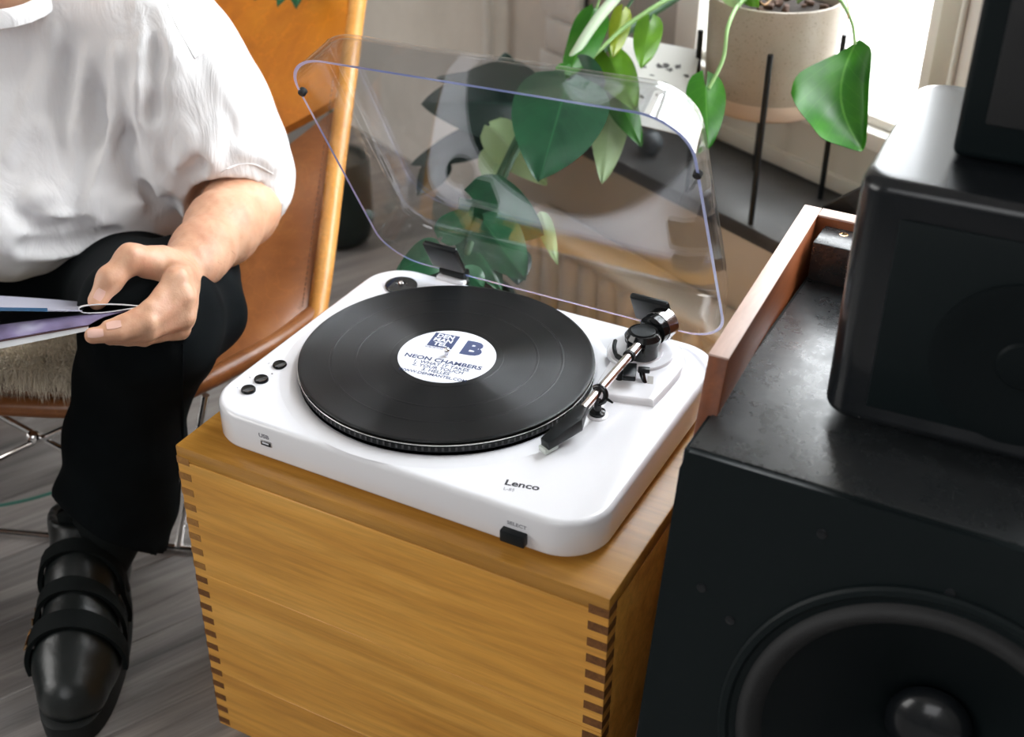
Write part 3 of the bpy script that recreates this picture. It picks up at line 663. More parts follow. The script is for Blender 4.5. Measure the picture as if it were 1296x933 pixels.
MB().tube([ta - tdir * 0.003, (0.1708, 0.100, 0.4725)], 0.0052, 16).build('arm_socket', M['gloss_black'], arm, smooth=True)
# counterweight behind the housing
cwd = -tdir; c0 = np.array([0.1735, 0.120, 0.4765])
b = MB().tube([ta, c0 + cwd * 0.03], 0.0035, 12); b.build('rear_shaft', M['black_plastic'], arm, smooth=True)
cwd = np.array([0.25, 0.93, 0.10]); cwd /= np.linalg.norm(cwd)
cw = MB().lathe(c0, [(0.0125, 0), (0.0160, 0.001), (0.0160, 0.0085), (0.0165, 0.0090)], 48, cwd).build('counterweight', M['gloss_black'], arm, smooth=True, angle=30)
MB().lathe(c0 + cwd * 0.009, [(0.0150, 0), (0.0168, 0.0005), (0.0168, 0.0145), (0.0158, 0.0155), (0.0105, 0.0155), (0.0100, 0.0135), (0, 0.0135)], 48, cwd).build('weight_dial', mat('smoked_chrome', (0.42, 0.40, 0.40), 0.16, 1.0), cw, smooth=True, angle=30)
# lift bar, hooks and lever
MB().tube([(0.166, 0.058, PZ1 + 0.006), (0.166, 0.058, PZ1 + 0.0185)], 0.0042, 12).build('lift_post', M['black_plastic'], arm, smooth=True)
R10 = np.array([[math.cos(.35), -math.sin(.35), 0], [math.sin(.35), math.cos(.35), 0], [0, 0, 1]])
MB().box((0.1760, 0.0600, PZ1 + 0.0165), (0.013, 0.026, 0.006), R10).build('lift_bar', M['black_plastic'], arm, bevel=0.0012)
MB().box((0.1870, 0.0700, PZ1 + 0.0165), (0.012, 0.006, 0.005), R10).build('lift_stop', M['black_plastic'], arm, bevel=0.001)
MB().tube(spline([(0.139, 0.108, PZ1 + 0.018), (0.142, 0.098, PZ1 + 0.015), (0.149, 0.088, PZ1 + 0.013), (0.158, 0.082, PZ1 + 0.014)], 5), [0.0012] + [0.0022] * 10 + [0.0028] * 5, 10).build('arm_hook', M['black_plastic'], arm, smooth=True)
MB().box((0.1945, 0.0700, PZ1 + 0.0067), (0.006, 0.014, 0.0003), R10).build('lever_slot', M['grey_panel'], arm)
MB().tube(spline([(0.192, 0.064, PZ1 + 0.005), (0.188, 0.066, PZ1 + 0.011), (0.183, 0.071, PZ1 + 0.017)], 5), [0.0022, 0.0022, 0.0022, 0.0024, 0.0026, 0.0028, 0.003, 0.003, 0.003, 0.0028, 0.002], 10).build('cue_lever', M['gloss_black'], arm, smooth=True)
# arm rest
MB().lathe((0.1700, -0.003, PZ1), [(0.0110, 0), (0.0108, 0.0012), (0.0095, 0.002), (0, 0.002)], 32).build('rest_base', M['white_plastic'], arm, smooth=True)
MB().lathe((0.1700, -0.003, PZ1 + 0.002), [(0.0080, 0), (0.0080, 0.003), (0.0040, 0.0045), (0.0034, 0.016)], 28).build('rest_post', M['gloss_black'], arm, smooth=True, angle=35)
b = MB().tube(spline([(0.1700, -0.004, PZ1 + 0.014), (0.1765, -0.003, PZ1 + 0.019), (0.1765, -0.001, PZ1 + 0.027), (0.1700, 0.000, PZ1 + 0.0315), (0.1640, 0.000, PZ1 + 0.028)], 4), 0.0028, 10); b.build('rest_clip', M['gloss_black'], arm, smooth=True)
MB().tube([(0.176, -0.002, PZ1 + 0.022), (0.186, -0.004, PZ1 + 0.020)], [0.0018, 0.0009], 8).build('clip_tab', M['gloss_black'], arm, smooth=True)
# headshell, offset to the left of the arm line
h0 = tb + tdir * -0.012; hv = np.array([-0.40, -0.91, -0.10]); hv /= np.linalg.norm(hv); hs = np.cross(hv, [0, 0, 1]); hs /= np.linalg.norm(hs); hu = np.cross(hs, hv)
def hring(p, w, top, bot): return [p + hs * w + hu * top, p - hs * w + hu * top, p - hs * w - hu * bot, p + hs * w - hu * bot]
hb = tb.copy() + np.array([0, 0.0, -0.0012])
b = MB().loft([hring(hb - tdir * 0.016, 0.0044, 0.0035, 0.0035), hring(hb + tdir * 0.001, 0.0052, 0.0045, 0.0045), hring(hb + np.array([-0.001, -0.013, -0.002]), 0.0088, 0.0040, 0.0100), hring(hb + np.array([-0.008, -0.036, -0.0055]), 0.0068, 0.0035, 0.0085), hring(hb + np.array([-0.0135, -0.054, -0.0090]), 0.0058, 0.0030, 0.0060)])
b.build('headshell', M['black_plastic'], arm, bevel=0.0010)
hp = hb + np.array([-0.001, -0.020, -0.004])
MB().tube(spline([hp + hs * 0.006, hp + hs * 0.012 + hu * -0.001, hp + hs * 0.019 + hu * -0.003], 4), [0.0012] * 5 + [0.0010] * 4, 8).build('finger_lift', M['black_plastic'], arm, smooth=True)
cp = hb + np.array([-0.0122, -0.0480, -0.0165])
MB().box(cp, (0.0105, 0.016, 0.006), np.stack([hs, -hv, hu], 1)).build('stylus_guard', mat('clear_white_guard', (0.85, 0.92, 0.86), 0.2, Transmission_Weight=0.3), arm, bevel=0.001)
MB().box(hb + np.array([-0.0095, -0.038, -0.0125]), (0.011, 0.020, 0.007), np.stack([hs, -hv, hu], 1)).build('cartridge', M['black_plastic'], arm, bevel=0.0008)

# dust cover, opened sixty degrees
LDd = np.array([0, -0.5, 0.866]); LDn = np.array([0, 0.866, 0.5]); LH = np.array([0, 0.172, 0.452])
def LW(x, w, h): return LH + np.array([x, 0, 0]) + LDd * w + LDn * h
def lring(inset, h, x0=-0.182, x1=0.2400, w0=0.0, w1=0.347, r=0.050):
    o = []
    for x, w in rrect(x0 + inset, x1 - inset, w0 + inset, w1 - inset, max(r - inset * 0.5, 0.008), 12):
        o.append(LW(x, w + (x - 0.03) * 0.045 * (w / 0.347), h))
    return o
HT = 0.050; th = 0.003
outer = [lring(0, 0), lring(0.002, 0.008), lring(0.007, 0.030)]
for a in range(0, 7):
    q = math.radians(15 * a); outer.append(lring(0.0085 + 0.0125 * (1 - math.cos(q)), HT - 0.0125 + 0.0125 * math.sin(q)))
inner = [lring(th, 0), lring(0.002 + th, 0.008), lring(0.007 + th, 0.030)]
for a in range(0, 7):
    q = math.radians(15 * a); inner.append(lring(0.0085 + th + 0.0105 * (1 - math.cos(q)), HT - 0.0135 + (0.0105) * math.sin(q)))
b = MB(); b.cm = 0
b.loft([inner[0], outer[0]], False, False); b.mi = [1] * len(b.f)
b.cm = 0; b.loft(outer, False, True); b.loft(inner, False, True)
me = bpy.data.meshes.new('dust_cover'); me.from_pydata(b.v, [], b.f); me.polygons.foreach_set('material_index', b.mi)
me.polygons.foreach_set('use_smooth', [True] * len(me.polygons)); me.set_sharp_from_angle(angle=math.radians(50))
cover = link('dust_cover', me, [M['acrylic'], M['acrylic_edge']]); child(cover, tt_); cover['label'] = 'clear acrylic dust cover with bluish rim'
for p_, rx_ in (((387, 122), -0.1788), ((881, 224), 0.2375)):
    w_ = 0.283 if rx_ < 0 else 0.283
    bm_ = MB().lathe(LW(rx_, w_, -0.002), [(0.0035, 0), (0.0042, 0.001), (0.0042, 0.006), (0.003, 0.007)], 16, LDn); bm_.build('bumper', M['rubber'], cover, smooth=True)
for hx in (-0.0915, 0.1600):
    Rl = np.stack([np.array([1.0, 0, 0]), LDd, LDn], 1)
    hg = MB().box(LW(hx + 0.001, 0.038, -0.004), (0.043, 0.044, 0.007), Rl).build('hinge', M['black_plastic'], tt_, bevel=0.003, seg=3)
    MB().box((hx, 0.1755, 0.4405), (0.030, 0.015, 0.030)).build('hinge_body', M['gloss_black'], hg, bevel=0.002)
    MB().tube([(hx - 0.016, 0.172, 0.4545), (hx + 0.016, 0.172, 0.4545)], 0.0065, 16).build('hinge_barrel', M['black_plastic'], hg, smooth=True)
    MB().box((hx, 0.1655, 0.4460), (0.036, 0.008, 0.005)).build('hinge_plate', M['white_plastic'], hg, bevel=0.001)
#--OBJECTS--
# ------------------------------------------------------------------ speaker cabinet on the right
zt_ = 0.540
sp_ = empty('speaker_cabinet', (0.48, 0.0, 0), 'large black speaker cabinet with round woofer and raised wooden side panel', 'speaker')
def yprism(name, pts, x0, x1, m, par, bevel=0.002):
    return MB().loft([[np.array([x, y, z]) for y, z in pts] for x in (x0, x1)]).build(name, m, par, bevel=bevel)
SP_X0 = 0.3065
body = yprism('cabinet_body', [(-0.020, zt_ - 0.0185), (-0.120, 0.019), (0.228, 0.019), (0.228, zt_ - 0.0185)], SP_X0 + 0.018, 0.682, M['speaker_black'], sp_, 0.001)
for nm_, pts_, xa, xb in (('cabinet_top', [(-0.1420, zt_), (-0.1455, zt_ - 0.018), (0.228, zt_ - 0.018), (0.228, zt_)], SP_X0, 0.70), ('cabinet_bottom', [(-0.2395, 0.018), (-0.243, 0.0), (0.228, 0.0), (0.228, 0.018)], SP_X0, 0.70),
                         ('cabinet_side', [(-0.1455, zt_ - 0.0182), (-0.2394, 0.0182), (0.228, 0.0182), (0.228, zt_ - 0.0182)], SP_X0, SP_X0 + 0.0178), ('cabinet_side', [(-0.1455, zt_ - 0.0182), (-0.2394, 0.0182), (0.228, 0.0182), (0.228, zt_ - 0.0182)], 0.6822, 0.70)):
    yprism(nm_, pts_, xa, xb, M['speaker_black'], sp_, 0.001)
MB().box((0.5035, 0.042, zt_ + 0.0006), (0.388, 0.360, 0.0012)).build('top_panel', M['speaker_top'], sp_, bevel=0.0005)
side = MB().loft([[np.array([x + sh * k, y, z]) for y, z, k in ((-0.075, 0.590, 1), (-0.168, 0.227, .7), (-0.236, 0.0, .5), (0.246, 0.0, -.5), (0.246, 0.590, -.8))] for x, sh in ((0.2885, 0.009), (0.3060, 0.009))])
side.build('side_panel', M['red_wood'], sp_, bevel=0.0012)
cap = MB().loft([[np.array([x, y, z]) for x, y in ((0.2975, -0.0752), (0.3152, -0.0752), (0.2990, 0.2462), (0.2812, 0.2462))] for z in (0.5895, 0.5915)])
cap.build('side_edge_glare', M['glare_edge'], sp_, bevel=0.0005)  # thin strip that carries the painted window glare
MB().box((0.50, 0.2375, 0.28), (0.402, 0.018, 0.62)).build('rear_panel', M['red_wood'], sp_, bevel=0.001)
MB().box((0.50, 0.2375, 0.5905), (0.40, 0.018, 0.002)).build('rear_edge_glare', M['glare_edge'], sp_, bevel=0.0004)
blk = MB().box((0.505, 0.206, zt_ + 0.0215), (0.392, 0.043, 0.042)).build('rear_block', M['speaker_top'], sp_, bevel=0.0015)
hc = atz(1068, 297, 0.5825)
MB().lathe((hc[0], hc[1], 0.5822), [(0.0045, 0), (0.0045, 0.0006), (0.0030, 0.0009), (0.0026, 0.0003), (0, 0.0003)], 18).build('screw_hole', M['brass'], blk, smooth=True)
# woofer in the sloping baffle
bn = np.array([0, -0.540, 0.101]); bn = np.array([0, -0.983, -0.184]) * -1; 
bdir = np.array([0, -0.101, -0.540]); bdir /= np.linalg.norm(bdir); bnn = np.cross([1, 0, 0], bdir); bnn /= np.linalg.norm(bnn)
if bnn[1] > 0: bnn = -bnn
def onb(px, py):
    r = at(px, py, 1) - CAM; t = ((np.array([0, -0.142, zt_]) - CAM) @ bnn) / (r @ bnn); return CAM + r * t
wc = onb(1156, 970); wr = np.linalg.norm(onb(908, 950) - wc) * 0.97
bo_ = np.array([0.0, -0.142, zt_]); bs_ = (wc - bo_) @ bdir;
outer_, inner_ = [], []
for k in range(128):
    a_ = 2 * math.pi * (k + 0.5) / 128; cx_, cs_ = math.cos(a_), math.sin(a_)
    tx = ((0.70 - wc[0]) / cx_) if cx_ > 0 else ((SP_X0 - wc[0]) / cx_); ts_ = ((0.5485 - bs_) / cs_) if cs_ > 0 else ((0.0 - bs_) / cs_)
    t_ = min(tx, ts_); outer_.append(wc + np.array([1.0, 0, 0]) * cx_ * t_ + bdir * cs_ * t_); inner_.append(wc + (np.array([1.0, 0, 0]) * cx_ + bdir * cs_) * wr * 0.93)
MB().loft([[p - bnn * 0.016 for p in outer_], outer_, [p + bnn * 0.004 for p in outer_], [p + bnn * 0.004 for p in inner_], [p - bnn * 0.016 for p in inner_]], False, False).build('front_baffle', M['speaker_black'], sp_, smooth=True, angle=20)
w = MB().lathe(wc + bnn * 0.004, [(wr * 0.93, -0.006), (wr, -0.0005), (wr, 0.003), (wr * 0.985, 0.005), (wr * 0.955, 0.005), (wr * 0.94, 0.002), (wr * 0.90, 0.000)], 96, bnn, False).build('woofer_frame', M['speaker_black'], sp_, smooth=True, angle=30)
MB().lathe(wc, [(wr * 0.92, 0.0020)] + [(wr * (0.92 - 0.13 * k / 8), 0.0015 + 0.009 * math.sin(math.pi * k / 8)) for k in range(9)] + [(wr * 0.78, -0.003)], 96, bnn, False).build('surround', M['rubber'], w, smooth=True)
MB().lathe(wc, [(wr * (0.79 - 0.59 * k / 8), -0.002 - 0.068 * (k / 8)) for k in range(9)], 96, bnn, False).build('cone', M['cone'], w, smooth=True)
MB().lathe(wc - bnn * 0.062, [(wr * 0.225 * math.cos(math.radians(a)), wr * 0.12 * math.sin(math.radians(a))) for a in range(0, 91, 10)], 48, bnn).build('dust_cap', M['monitor_black'], w, smooth=True)
for q in ((1042, 673), (890, 741), (926, 782), (1204, 748)):
    MB().lathe(onb(*q) + bnn * 0.004, [(0.0042, -0.001), (0.0042, 0.0008), (0.0030, 0.0012), (0, 0.0008)], 14, bnn).build('screw', M['monitor_black'], body, smooth=True)

# black studio speaker standing on the cabinet, and another box on top of it
def rslab(x0, x1, y0, y1, z0, z1, r, fil, k=8):
    rg = []
    for a in range(0, 7):
        q = math.radians(15 * a); rg.append([np.array([x, y, z0 + fil - fil * math.cos(q)]) for x, y in rrect(x0 + fil * (1 - math.sin(q)), x1 - fil * (1 - math.sin(q)), y0 + fil * (1 - math.sin(q)), y1 - fil * (1 - math.sin(q)), r, k)])
    for a in range(0, 7):
        q = math.radians(15 * a); rg.append([np.array([x, y, z1 - fil + fil * math.sin(q)]) for x, y in rrect(x0 + fil * (1 - math.cos(q)), x1 - fil * (1 - math.cos(q)), y0 + fil * (1 - math.cos(q)), y1 - fil * (1 - math.cos(q)), r, k)])
    return MB().loft(rg)
m0 = empty('studio_speaker', (0.53, 0.06, zt_ + 0.0012), 'black rounded studio speaker standing on the scuffed top of the large cabinet', 'speaker')
def rotz_about(mb, c, a):
    ca, sa = math.cos(a), math.sin(a); mb.v = [(c[0] + (x - c[0]) * ca - (y - c[1]) * sa, c[1] + (x - c[0]) * sa + (y - c[1]) * ca, z) for x, y, z in mb.v]; return mb
mz = 0.551
rotz_about(rslab(0.392, 0.665, -0.060, 0.178, mz, 0.765, 0.022, 0.012), (0.392, -0.06), math.radians(2)).build('enclosure', M['monitor_black'], m0, smooth=True, angle=60)
for x in (0.425, 0.62):
    for y in (-0.02, 0.15): MB().lathe((x, y, zt_ + 0.0012), [(0.014, 0), (0.014, mz - zt_ + 0.002)], 20).build('foot', M['rubber'], m0, smooth=True)
fr = rotz_about(MB().box((0.535, -0.0605, 0.655), (0.215, 0.004, 0.165)), (0.392, -0.06), math.radians(2)).build('front_baffle', M['speaker_black'], m0, bevel=0.0018)
MB().lathe((0.535, -0.0575, 0.640), [(0.068, 0), (0.068, 0.003), (0.060, 0.0035), (0.050, 0.0015), (0.02, 0.0005), (0.018, 0.003), (0, 0.005)], 64, (0.035, -1, 0)).build('driver', M['cone'], fr, smooth=True)
m1 = empty('satellite_speaker', (0.55, 0.1, 0.766), 'tall black speaker box stacked on the rounded studio speaker', 'speaker')
rotz_about(MB().box((0.553, 0.105, 0.766 + 0.16), (0.216, 0.200, 0.318)), (0.445, 0.005), math.radians(2)).build('enclosure', M['speaker_black'], m1, bevel=0.006, seg=3)
rotz_about(MB().box((0.553, 0.0035, 0.932), (0.176, 0.005, 0.270)), (0.445, 0.005), math.radians(2)).build('grille', M['rubber'], m1, bevel=0.0015)

# ------------------------------------------------------------------ leaves and plants
def leaf(base, tip, side, width, m, parent, name='leaf', curl=0.12, fold=0.18, lobe=0.22, thick=0.0006, hole=None, wavy=0.02, tipw=0.35, label=None):
    base = np.array(base, float); tip = np.array(tip, float); A = tip - base; L = np.linalg.norm(A); A /= L
    S_ = np.array(side, float); S_ -= A * (S_ @ A); S_ /= np.linalg.norm(S_); Nn = np.cross(S_, A)
    nx, ny = 14, 20; v = []; uv = []
    for j in range(ny + 1):
        t = j / ny
        prof = (math.sin(math.pi * min(1, t ** 0.62 * 0.97 + 0.03)) ** (0.75)) * (1 - 0.15 * t); prof = max(prof, 0.0)
        if t < 0.02: prof = 0.12
        for i in range(nx + 1):
            s_ = i / nx * 2 - 1
            al = t * L - lobe * L * (abs(s_) ** 1.6) * (1 - t) ** 2.2
            p = base + A * al + S_ * (s_ * prof * width / 2) + Nn * (fold * abs(s_) * prof * width / 2 - curl * L * (t - 0.35) ** 2 + wavy * L * math.sin(9 * t + 2 * s_) * abs(s_))
            v.append(p); uv.append((i / nx, t))
    o_ = len(v); v += [p - Nn * thick for p in v]; uv += uv; f = []
    for j in range(ny):
        for i in range(nx):
            a, b_, c, d = j * (nx + 1) + i, j * (nx + 1) + i + 1, (j + 1) * (nx + 1) + i + 1, (j + 1) * (nx + 1) + i
            f += [(a, b_, c, d), (o_ + d, o_ + c, o_ + b_, o_ + a)]
    me = bpy.data.meshes.new(name); me.from_pydata([tuple(map(float, p)) for p in v], [], f); ul = me.uv_layers.new(name='UVMap')
    for l__ in me.loops: ul.data[l__.index].uv = uv[l__.vertex_index]
    o = link(name, me, m, smooth=True); child(o, parent)
    if label: o['label'] = label
    return o
RX = RM @ np.array([1.0, 0, 0]); RY = RM @ np.array([0, 1.0, 0]); RZ = RM @ np.array([0, 0, 1.0])
def stem(path, r0, r1, m, parent, name='stem'):
    P = spline(path, 6); return MB().tube(P, [r0 + (r1 - r0) * i / (len(P) - 1) for i in range(len(P))], 10).build(name, m, parent, smooth=True)

# planter in its black rod stand on the sill
PC = np.array([0.090, 0.717]); SZ = 0.370
ps = empty('plant_stand', (PC[0], PC[1], SZ), 'black rod stand with four legs holding the speckled planter on the sill', 'plant stand')
legs = [atz(950, 283, SZ), atz(1040, 251, SZ), atz(955, 215, SZ)]; legs.append(np.array([2 * PC[0] - legs[1][0], 2 * PC[1] - legs[1][1], SZ]))
for lg in legs:
    d_ = np.array([lg[0] - PC[0], lg[1] - PC[1]]); d_ = d_ / np.linalg.norm(d_) * 0.0955; q = PC + d_
    MB().tube([(q[0], q[1], SZ), (q[0], q[1], 0.6095)], 0.0040, 14).build('leg', M['black_plastic'], ps, smooth=True)
for a, b2 in ((0, 2), (1, 3)):
    qa, qb = [PC + (np.array(legs[k][:2]) - PC) / np.linalg.norm(np.array(legs[k][:2]) - PC) * 0.0955 for k in (a, b2)]
    MB().tube([(*qa, 0.5035), (*qb, 0.5035)], 0.0035, 12).build('cross_bar', M['black_plastic'], ps, smooth=True)
pot = empty('planter', (PC[0], PC[1], 0.507), 'speckled stoneware planter with a trailing vine in the black stand', 'plant pot')
MB().lathe((*PC, 0), [(0.0, 0.5075), (0.066, 0.5075), (0.076, 0.5095), (0.0805, 0.514), (0.0828, 0.534)], 72).build('bare_clay_base', M['pot_bare'], pot, smooth=True, angle=50)
MB().lathe((*PC, 0), [(0.0828, 0.534), (0.0836, 0.5355), (0.0865, 0.585), (0.0885, 0.657), (0.0878, 0.661), (0.0855, 0.662), (0.0835, 0.659), (0.082, 0.62), (0.0, 0.62)], 72).build('wall', M['pot'], pot, smooth=True, angle=50)
MB().lathe((*PC, 0), [(0.0825, 0.625), (0.0825, 0.640), (0.05, 0.646), (0.0, 0.648)], 40).build('soil', M['soil'], pot, smooth=True)
random.seed(11)
for k in range(26):
    a = random.uniform(0, 6.28); r = random.uniform(0.0, 0.070); s_ = random.uniform(0.006, 0.014)
    R3 = Matrix.Rotation(random.uniform(0, 3), 3, Vector((random.random(), random.random(), random.random() + .1)).normalized())
    MB().box((PC[0] + r * math.cos(a), PC[1] + r * math.sin(a), 0.650), (s_, s_ * 0.8, s_ * 0.6), np.array(R3)).build('bark_chip', M['bark'], pot, bevel=s_ * 0.18)
vine = empty('trailing_vine', (PC[0], PC[1], 0.65), 'trailing green vine with two heart-shaped leaves hanging from the speckled planter', 'plant')
top = np.array([PC[0], PC[1], 0.655])
stem([top + np.array([-0.02, -0.02, 0]), at(958, -6, 1.66), at(935, 6, 1.625), at(921, 35, 1.60), at(915, 75, 1.60), at(897, 112, 1.60)], 0.0028, 0.0024, M['stem'], vine)
leaf(at(893, 110, 1.60), at(896, 190, 1.585), RX, 0.052, M['leaf_mid'], vine, lobe=0.26, fold=0.10, curl=0.05)
stem([top + np.array([0.03, 0.0, 0]), at(1040, -22, 1.62), at(1062, -2, 1.60), at(1078, 28, 1.60), at(1082, 56, 1.60)], 0.0026, 0.0022, M['stem'], vine)
# the big right-hand leaf: folded blade seen from its underside
g = [[at(1088, 50, 1.60), at(1063, 66, 1.605), at(1012, 92, 1.59), at(1001, 118, 1.585)],
     [at(1096, 55, 1.595), at(1074, 80, 1.60), at(1028, 110, 1.59), at(1008, 135, 1.575)],
     [at(1103, 66, 1.59), at(1083, 95, 1.60), at(1050, 140, 1.60), at(1026, 158, 1.57)],
     [at(1100, 110, 1.58), at(1092, 128, 1.59), at(1072, 165, 1.59), at(1042, 176, 1.57)],
     [at(1099, 135, 1.575), at(1096, 158, 1.58), at(1088, 182, 1.58), at(1072, 187, 1.57)],
     [at(1097, 170, 1.57), at(1096, 180, 1.57), at(1093, 189, 1.57), at(1089, 192, 1.57)]]
sh = grid_sheet(g, 5, 5, 0.0007); me = None
o = sh.build('leaf', M['leaf_mid'], vine, smooth=True)
ul = o.data.uv_layers.new(name='UVMap')
for l__ in o.data.loops:
    co = o.data.vertices[l__.vertex_index].co; q = (np.array(co) - CAM) @ RM; px = 648 + FPX * q[0] / -q[2]; py = 466.5 - FPX * q[1] / -q[2]
    t_ = (py - 50) / 142; mid = 1085 - 25 * math.sin(min(max(t_, 0), 1) * 3.1) + 8 * t_; ul.data[l__.index].uv = (0.5 + (px - mid) / 110, t_)
stem([at(1068, -8, 1.63), at(1074, 12, 1.60), at(1071, 30, 1.60), at(1067, 44, 1.61)], 0.0012, 0.0006, M['root'], vine, 'air_root')
stem([at(985, -14, 1.66), at(975, 0, 1.64), at(968, 6, 1.63), at(962, 2, 1.63)], 0.0014, 0.0008, M['root'], vine, 'air_root')
leaf(at(940, -12, 1.64), at(962, 9, 1.62), RY, 0.024, M['leaf_lime'], vine, lobe=0.1)
leaf(at(915, -12, 1.66), at(940, 9, 1.62), RY, 0.026, M['leaf_pale'], vine, lobe=0.1)

# white ink-spotted card leaning on the sill
cardT = [at(790, 46, 1.78), at(886, 64, 1.76), at(868, 172, 1.70), at(774, 150, 1.725)]
ck = empty('art_card', (float(cardT[3][0]), float(cardT[3][1]), SZ), 'white card with black ink spots leaning on the slate sill behind the leaves', 'card')
cn = np.cross(cardT[1] - cardT[0], cardT[3] - cardT[0]); cn /= np.linalg.norm(cn)
MB().loft([[p + cn * 0.0005 for p in cardT], [p - cn * 0.0005 for p in cardT]]).build('sheet', mat('card_stock', (0.78, 0.77, 0.74), 0.6), ck)
random.seed(3)
def cpos(a, b2): return cardT[0] * (1 - a) * (1 - b2) + cardT[1] * a * (1 - b2) + cardT[2] * a * b2 + cardT[3] * (1 - a) * b2
if cn @ (CAM - cardT[0]) < 0: cn = -cn
ix = (cardT[1] - cardT[0]) / np.linalg.norm(cardT[1] - cardT[0]); iy = np.cross(cn, ix)
for (a, b2, s_) in [(0.05, .42, .007), (0.13, .36, .005), (0.33, .33, .003), (0.52, .28, .005), (0.60, .26, .004), (0.66, .30, .004), (0.75, .24, .004), (0.88, .33, .004), (0.44, .42, .004), (0.50, .5, .004), (0.62, .48, .004), (0.56, .62, .004), (0.80, .55, .003), (0.35, .68, .003), (0.7, .72, .004), (0.3, .8, .003)]:
    c = cpos(a, b2) + cn * 0.0012; pts = []
    for k in range(12):
        q = k * math.pi / 6; r = s_ * 1.05 * random.uniform(0.4, 1.1); pts.append(c + ix * r * 1.3 * math.cos(q) + iy * r * math.sin(q))
    MB().loft([[p for p in pts], [p + cn * 0.0001 for p in pts]]).build('ink_spot', mat('washed_ink', (0.12, 0.115, 0.115), 0.7) if 'washed_ink' not in bpy.data.materials else bpy.data.materials['washed_ink'], ck)
bc = atz(822, 196, SZ); ball = MB().lathe((bc[0], bc[1], SZ + 0.0195), [(0.0195 * math.cos(math.radians(a)), 0.0195 * math.sin(math.radians(a))) for a in range(-90, 91, 10)], 36).build('stone_ball', mat('dark_stone', (0.025, 0.032, 0.035), 0.55), None, smooth=True)
tag(ball, 'small round dark stone ball lying on the slate sill', 'ball')
# small dark stand with white edge at the right end of the visible sill
w0 = atz(1046, 262, SZ)
bk = empty('picture_frame', w0, 'small dark frame back with white edge lying slanted on the sill by the speaker', 'frame')
tri = [atz(1040, 263, SZ + 0.001), atz(1092, 276, SZ + 0.001), at(1094, 236, 1.545), at(1066, 250, 1.60)]
tn = np.cross(tri[1] - tri[0], tri[3] - tri[0]); tn /= np.linalg.norm(tn)
MB().loft([tri, [p - tn * 0.003 for p in tri]]).build('back_board', M['slate'], bk)
ed = [tri[1], tri[1] + (tri[1] - tri[0]) * 0.16, tri[2] + (tri[1] - tri[0]) * 0.16, tri[2]]
MB().loft([ed, [p - tn * 0.003 for p in ed]]).build('white_edge', M['frame_white'], bk)

# leafy climbing plant behind the turntable, in a dark pot on the floor
GP = np.array([-0.30, 0.50])
gp = empty('climbing_plant', (GP[0], GP[1], 0), 'tall green climbing plant with heart-shaped leaves in a black pot behind the turntable', 'plant')
MB().lathe((*GP, 0), [(0.085, 0), (0.092, 0.004), (0.105, 0.19), (0.108, 0.20), (0.100, 0.20), (0.097, 0.185), (0.0, 0.183)], 48).build('pot', M['dark_green_pot'], gp, smooth=True, angle=50)
MB().lathe((*GP, 0), [(0.099, 0.17), (0.095, 0.188), (0.0, 0.192)], 32).build('soil', M['soil'], gp, smooth=True)
g0 = np.array([GP[0], GP[1], 0.19])
stem([g0, at(588, 330, 1.58), at(612, 270, 1.62), at(640, 207, 1.66), at(668, 155, 1.68), at(712, 105, 1.70), at(765, 62, 1.72), at(812, 26, 1.74), at(868, -12, 1.76), at(960, -80, 1.78)], 0.0050, 0.0062, M['stem_dark'], gp, 'main_stem')
stem([g0 + np.array([0.02, 0, 0]), at(622, 265, 1.62), at(655, 190, 1.66), at(690, 135, 1.68), at(714, 98, 1.67)], 0.0035, 0.0045, M['stem_dark'], gp)
stem([at(714, 98, 1.67), at(722, 78, 1.66), at(752, 30, 1.66), at(790, -18, 1.67), at(830, -80, 1.68)], 0.0050, 0.0088, M['stem_pale'], gp, 'pale_stem')
stem([at(700, 120, 1.66), at(748, 74, 1.66), at(790, 35, 1.67), at(838, 3, 1.68), at(880, -20, 1.70)], 0.0022, 0.0036, M['stem'], gp)
stem([at(742, 40, 1.69), at(752, 18, 1.69), at(762, -10, 1.69)], 0.0016, 0.0018, M['stem'], gp)
stem([at(778, 30, 1.70), at(792, 12, 1.70), at(806, -8, 1.70)], 0.0018, 0.0020, M['stem_dark'], gp)
def L2(b0, t0, w, m, **k):
    kw = dict(side=RX); kw.update(k); s_ = kw.pop('side'); return leaf(at(*b0), at(*t0), s_, w, m, gp, **kw)
L2((752, 12, 1.69), (716, 108, 1.63), 0.055, M['leaf_mid'], fold=0.3, lobe=0.05, side=RX + RY * .5)
L2((788, 14, 1.69), (776, 76, 1.66), 0.030, M['leaf_yellow'], lobe=0.12, fold=0.2)
L2((822, 30, 1.70), (812, 90, 1.66), 0.040, M['leaf_lime'], lobe=0.22, fold=0.12, side=RX + RY * 0.25)
L2((772, 74, 1.68), (806, 142, 1.64), 0.052, M['leaf_lime'], lobe=0.2, fold=0.12, side=RX * 1.0 + RY * 0.5)
L2((716, 84, 1.64), (708, 97, 1.62), 0.026, M['leaf_mid'], lobe=0.3)
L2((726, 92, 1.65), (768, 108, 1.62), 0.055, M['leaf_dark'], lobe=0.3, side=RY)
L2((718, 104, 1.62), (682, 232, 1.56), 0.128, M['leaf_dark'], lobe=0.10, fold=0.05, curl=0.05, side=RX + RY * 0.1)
L2((778, 110, 1.68), (812, 188, 1.66), 0.042, M['leaf_mid'], lobe=0.15)
L2((776, 132, 1.69), (762, 236, 1.66), 0.050, M['leaf_pale'], lobe=0.12, tipw=0.2)
L2((620, 160, 1.70), (694, 236, 1.68), 0.058, M['leaf_pale'], lobe=0.05, side=RY + RX * .3)
L2((628, 190, 1.72), (618, 236, 1.70), 0.045, M['leaf_pale'], lobe=0.1)
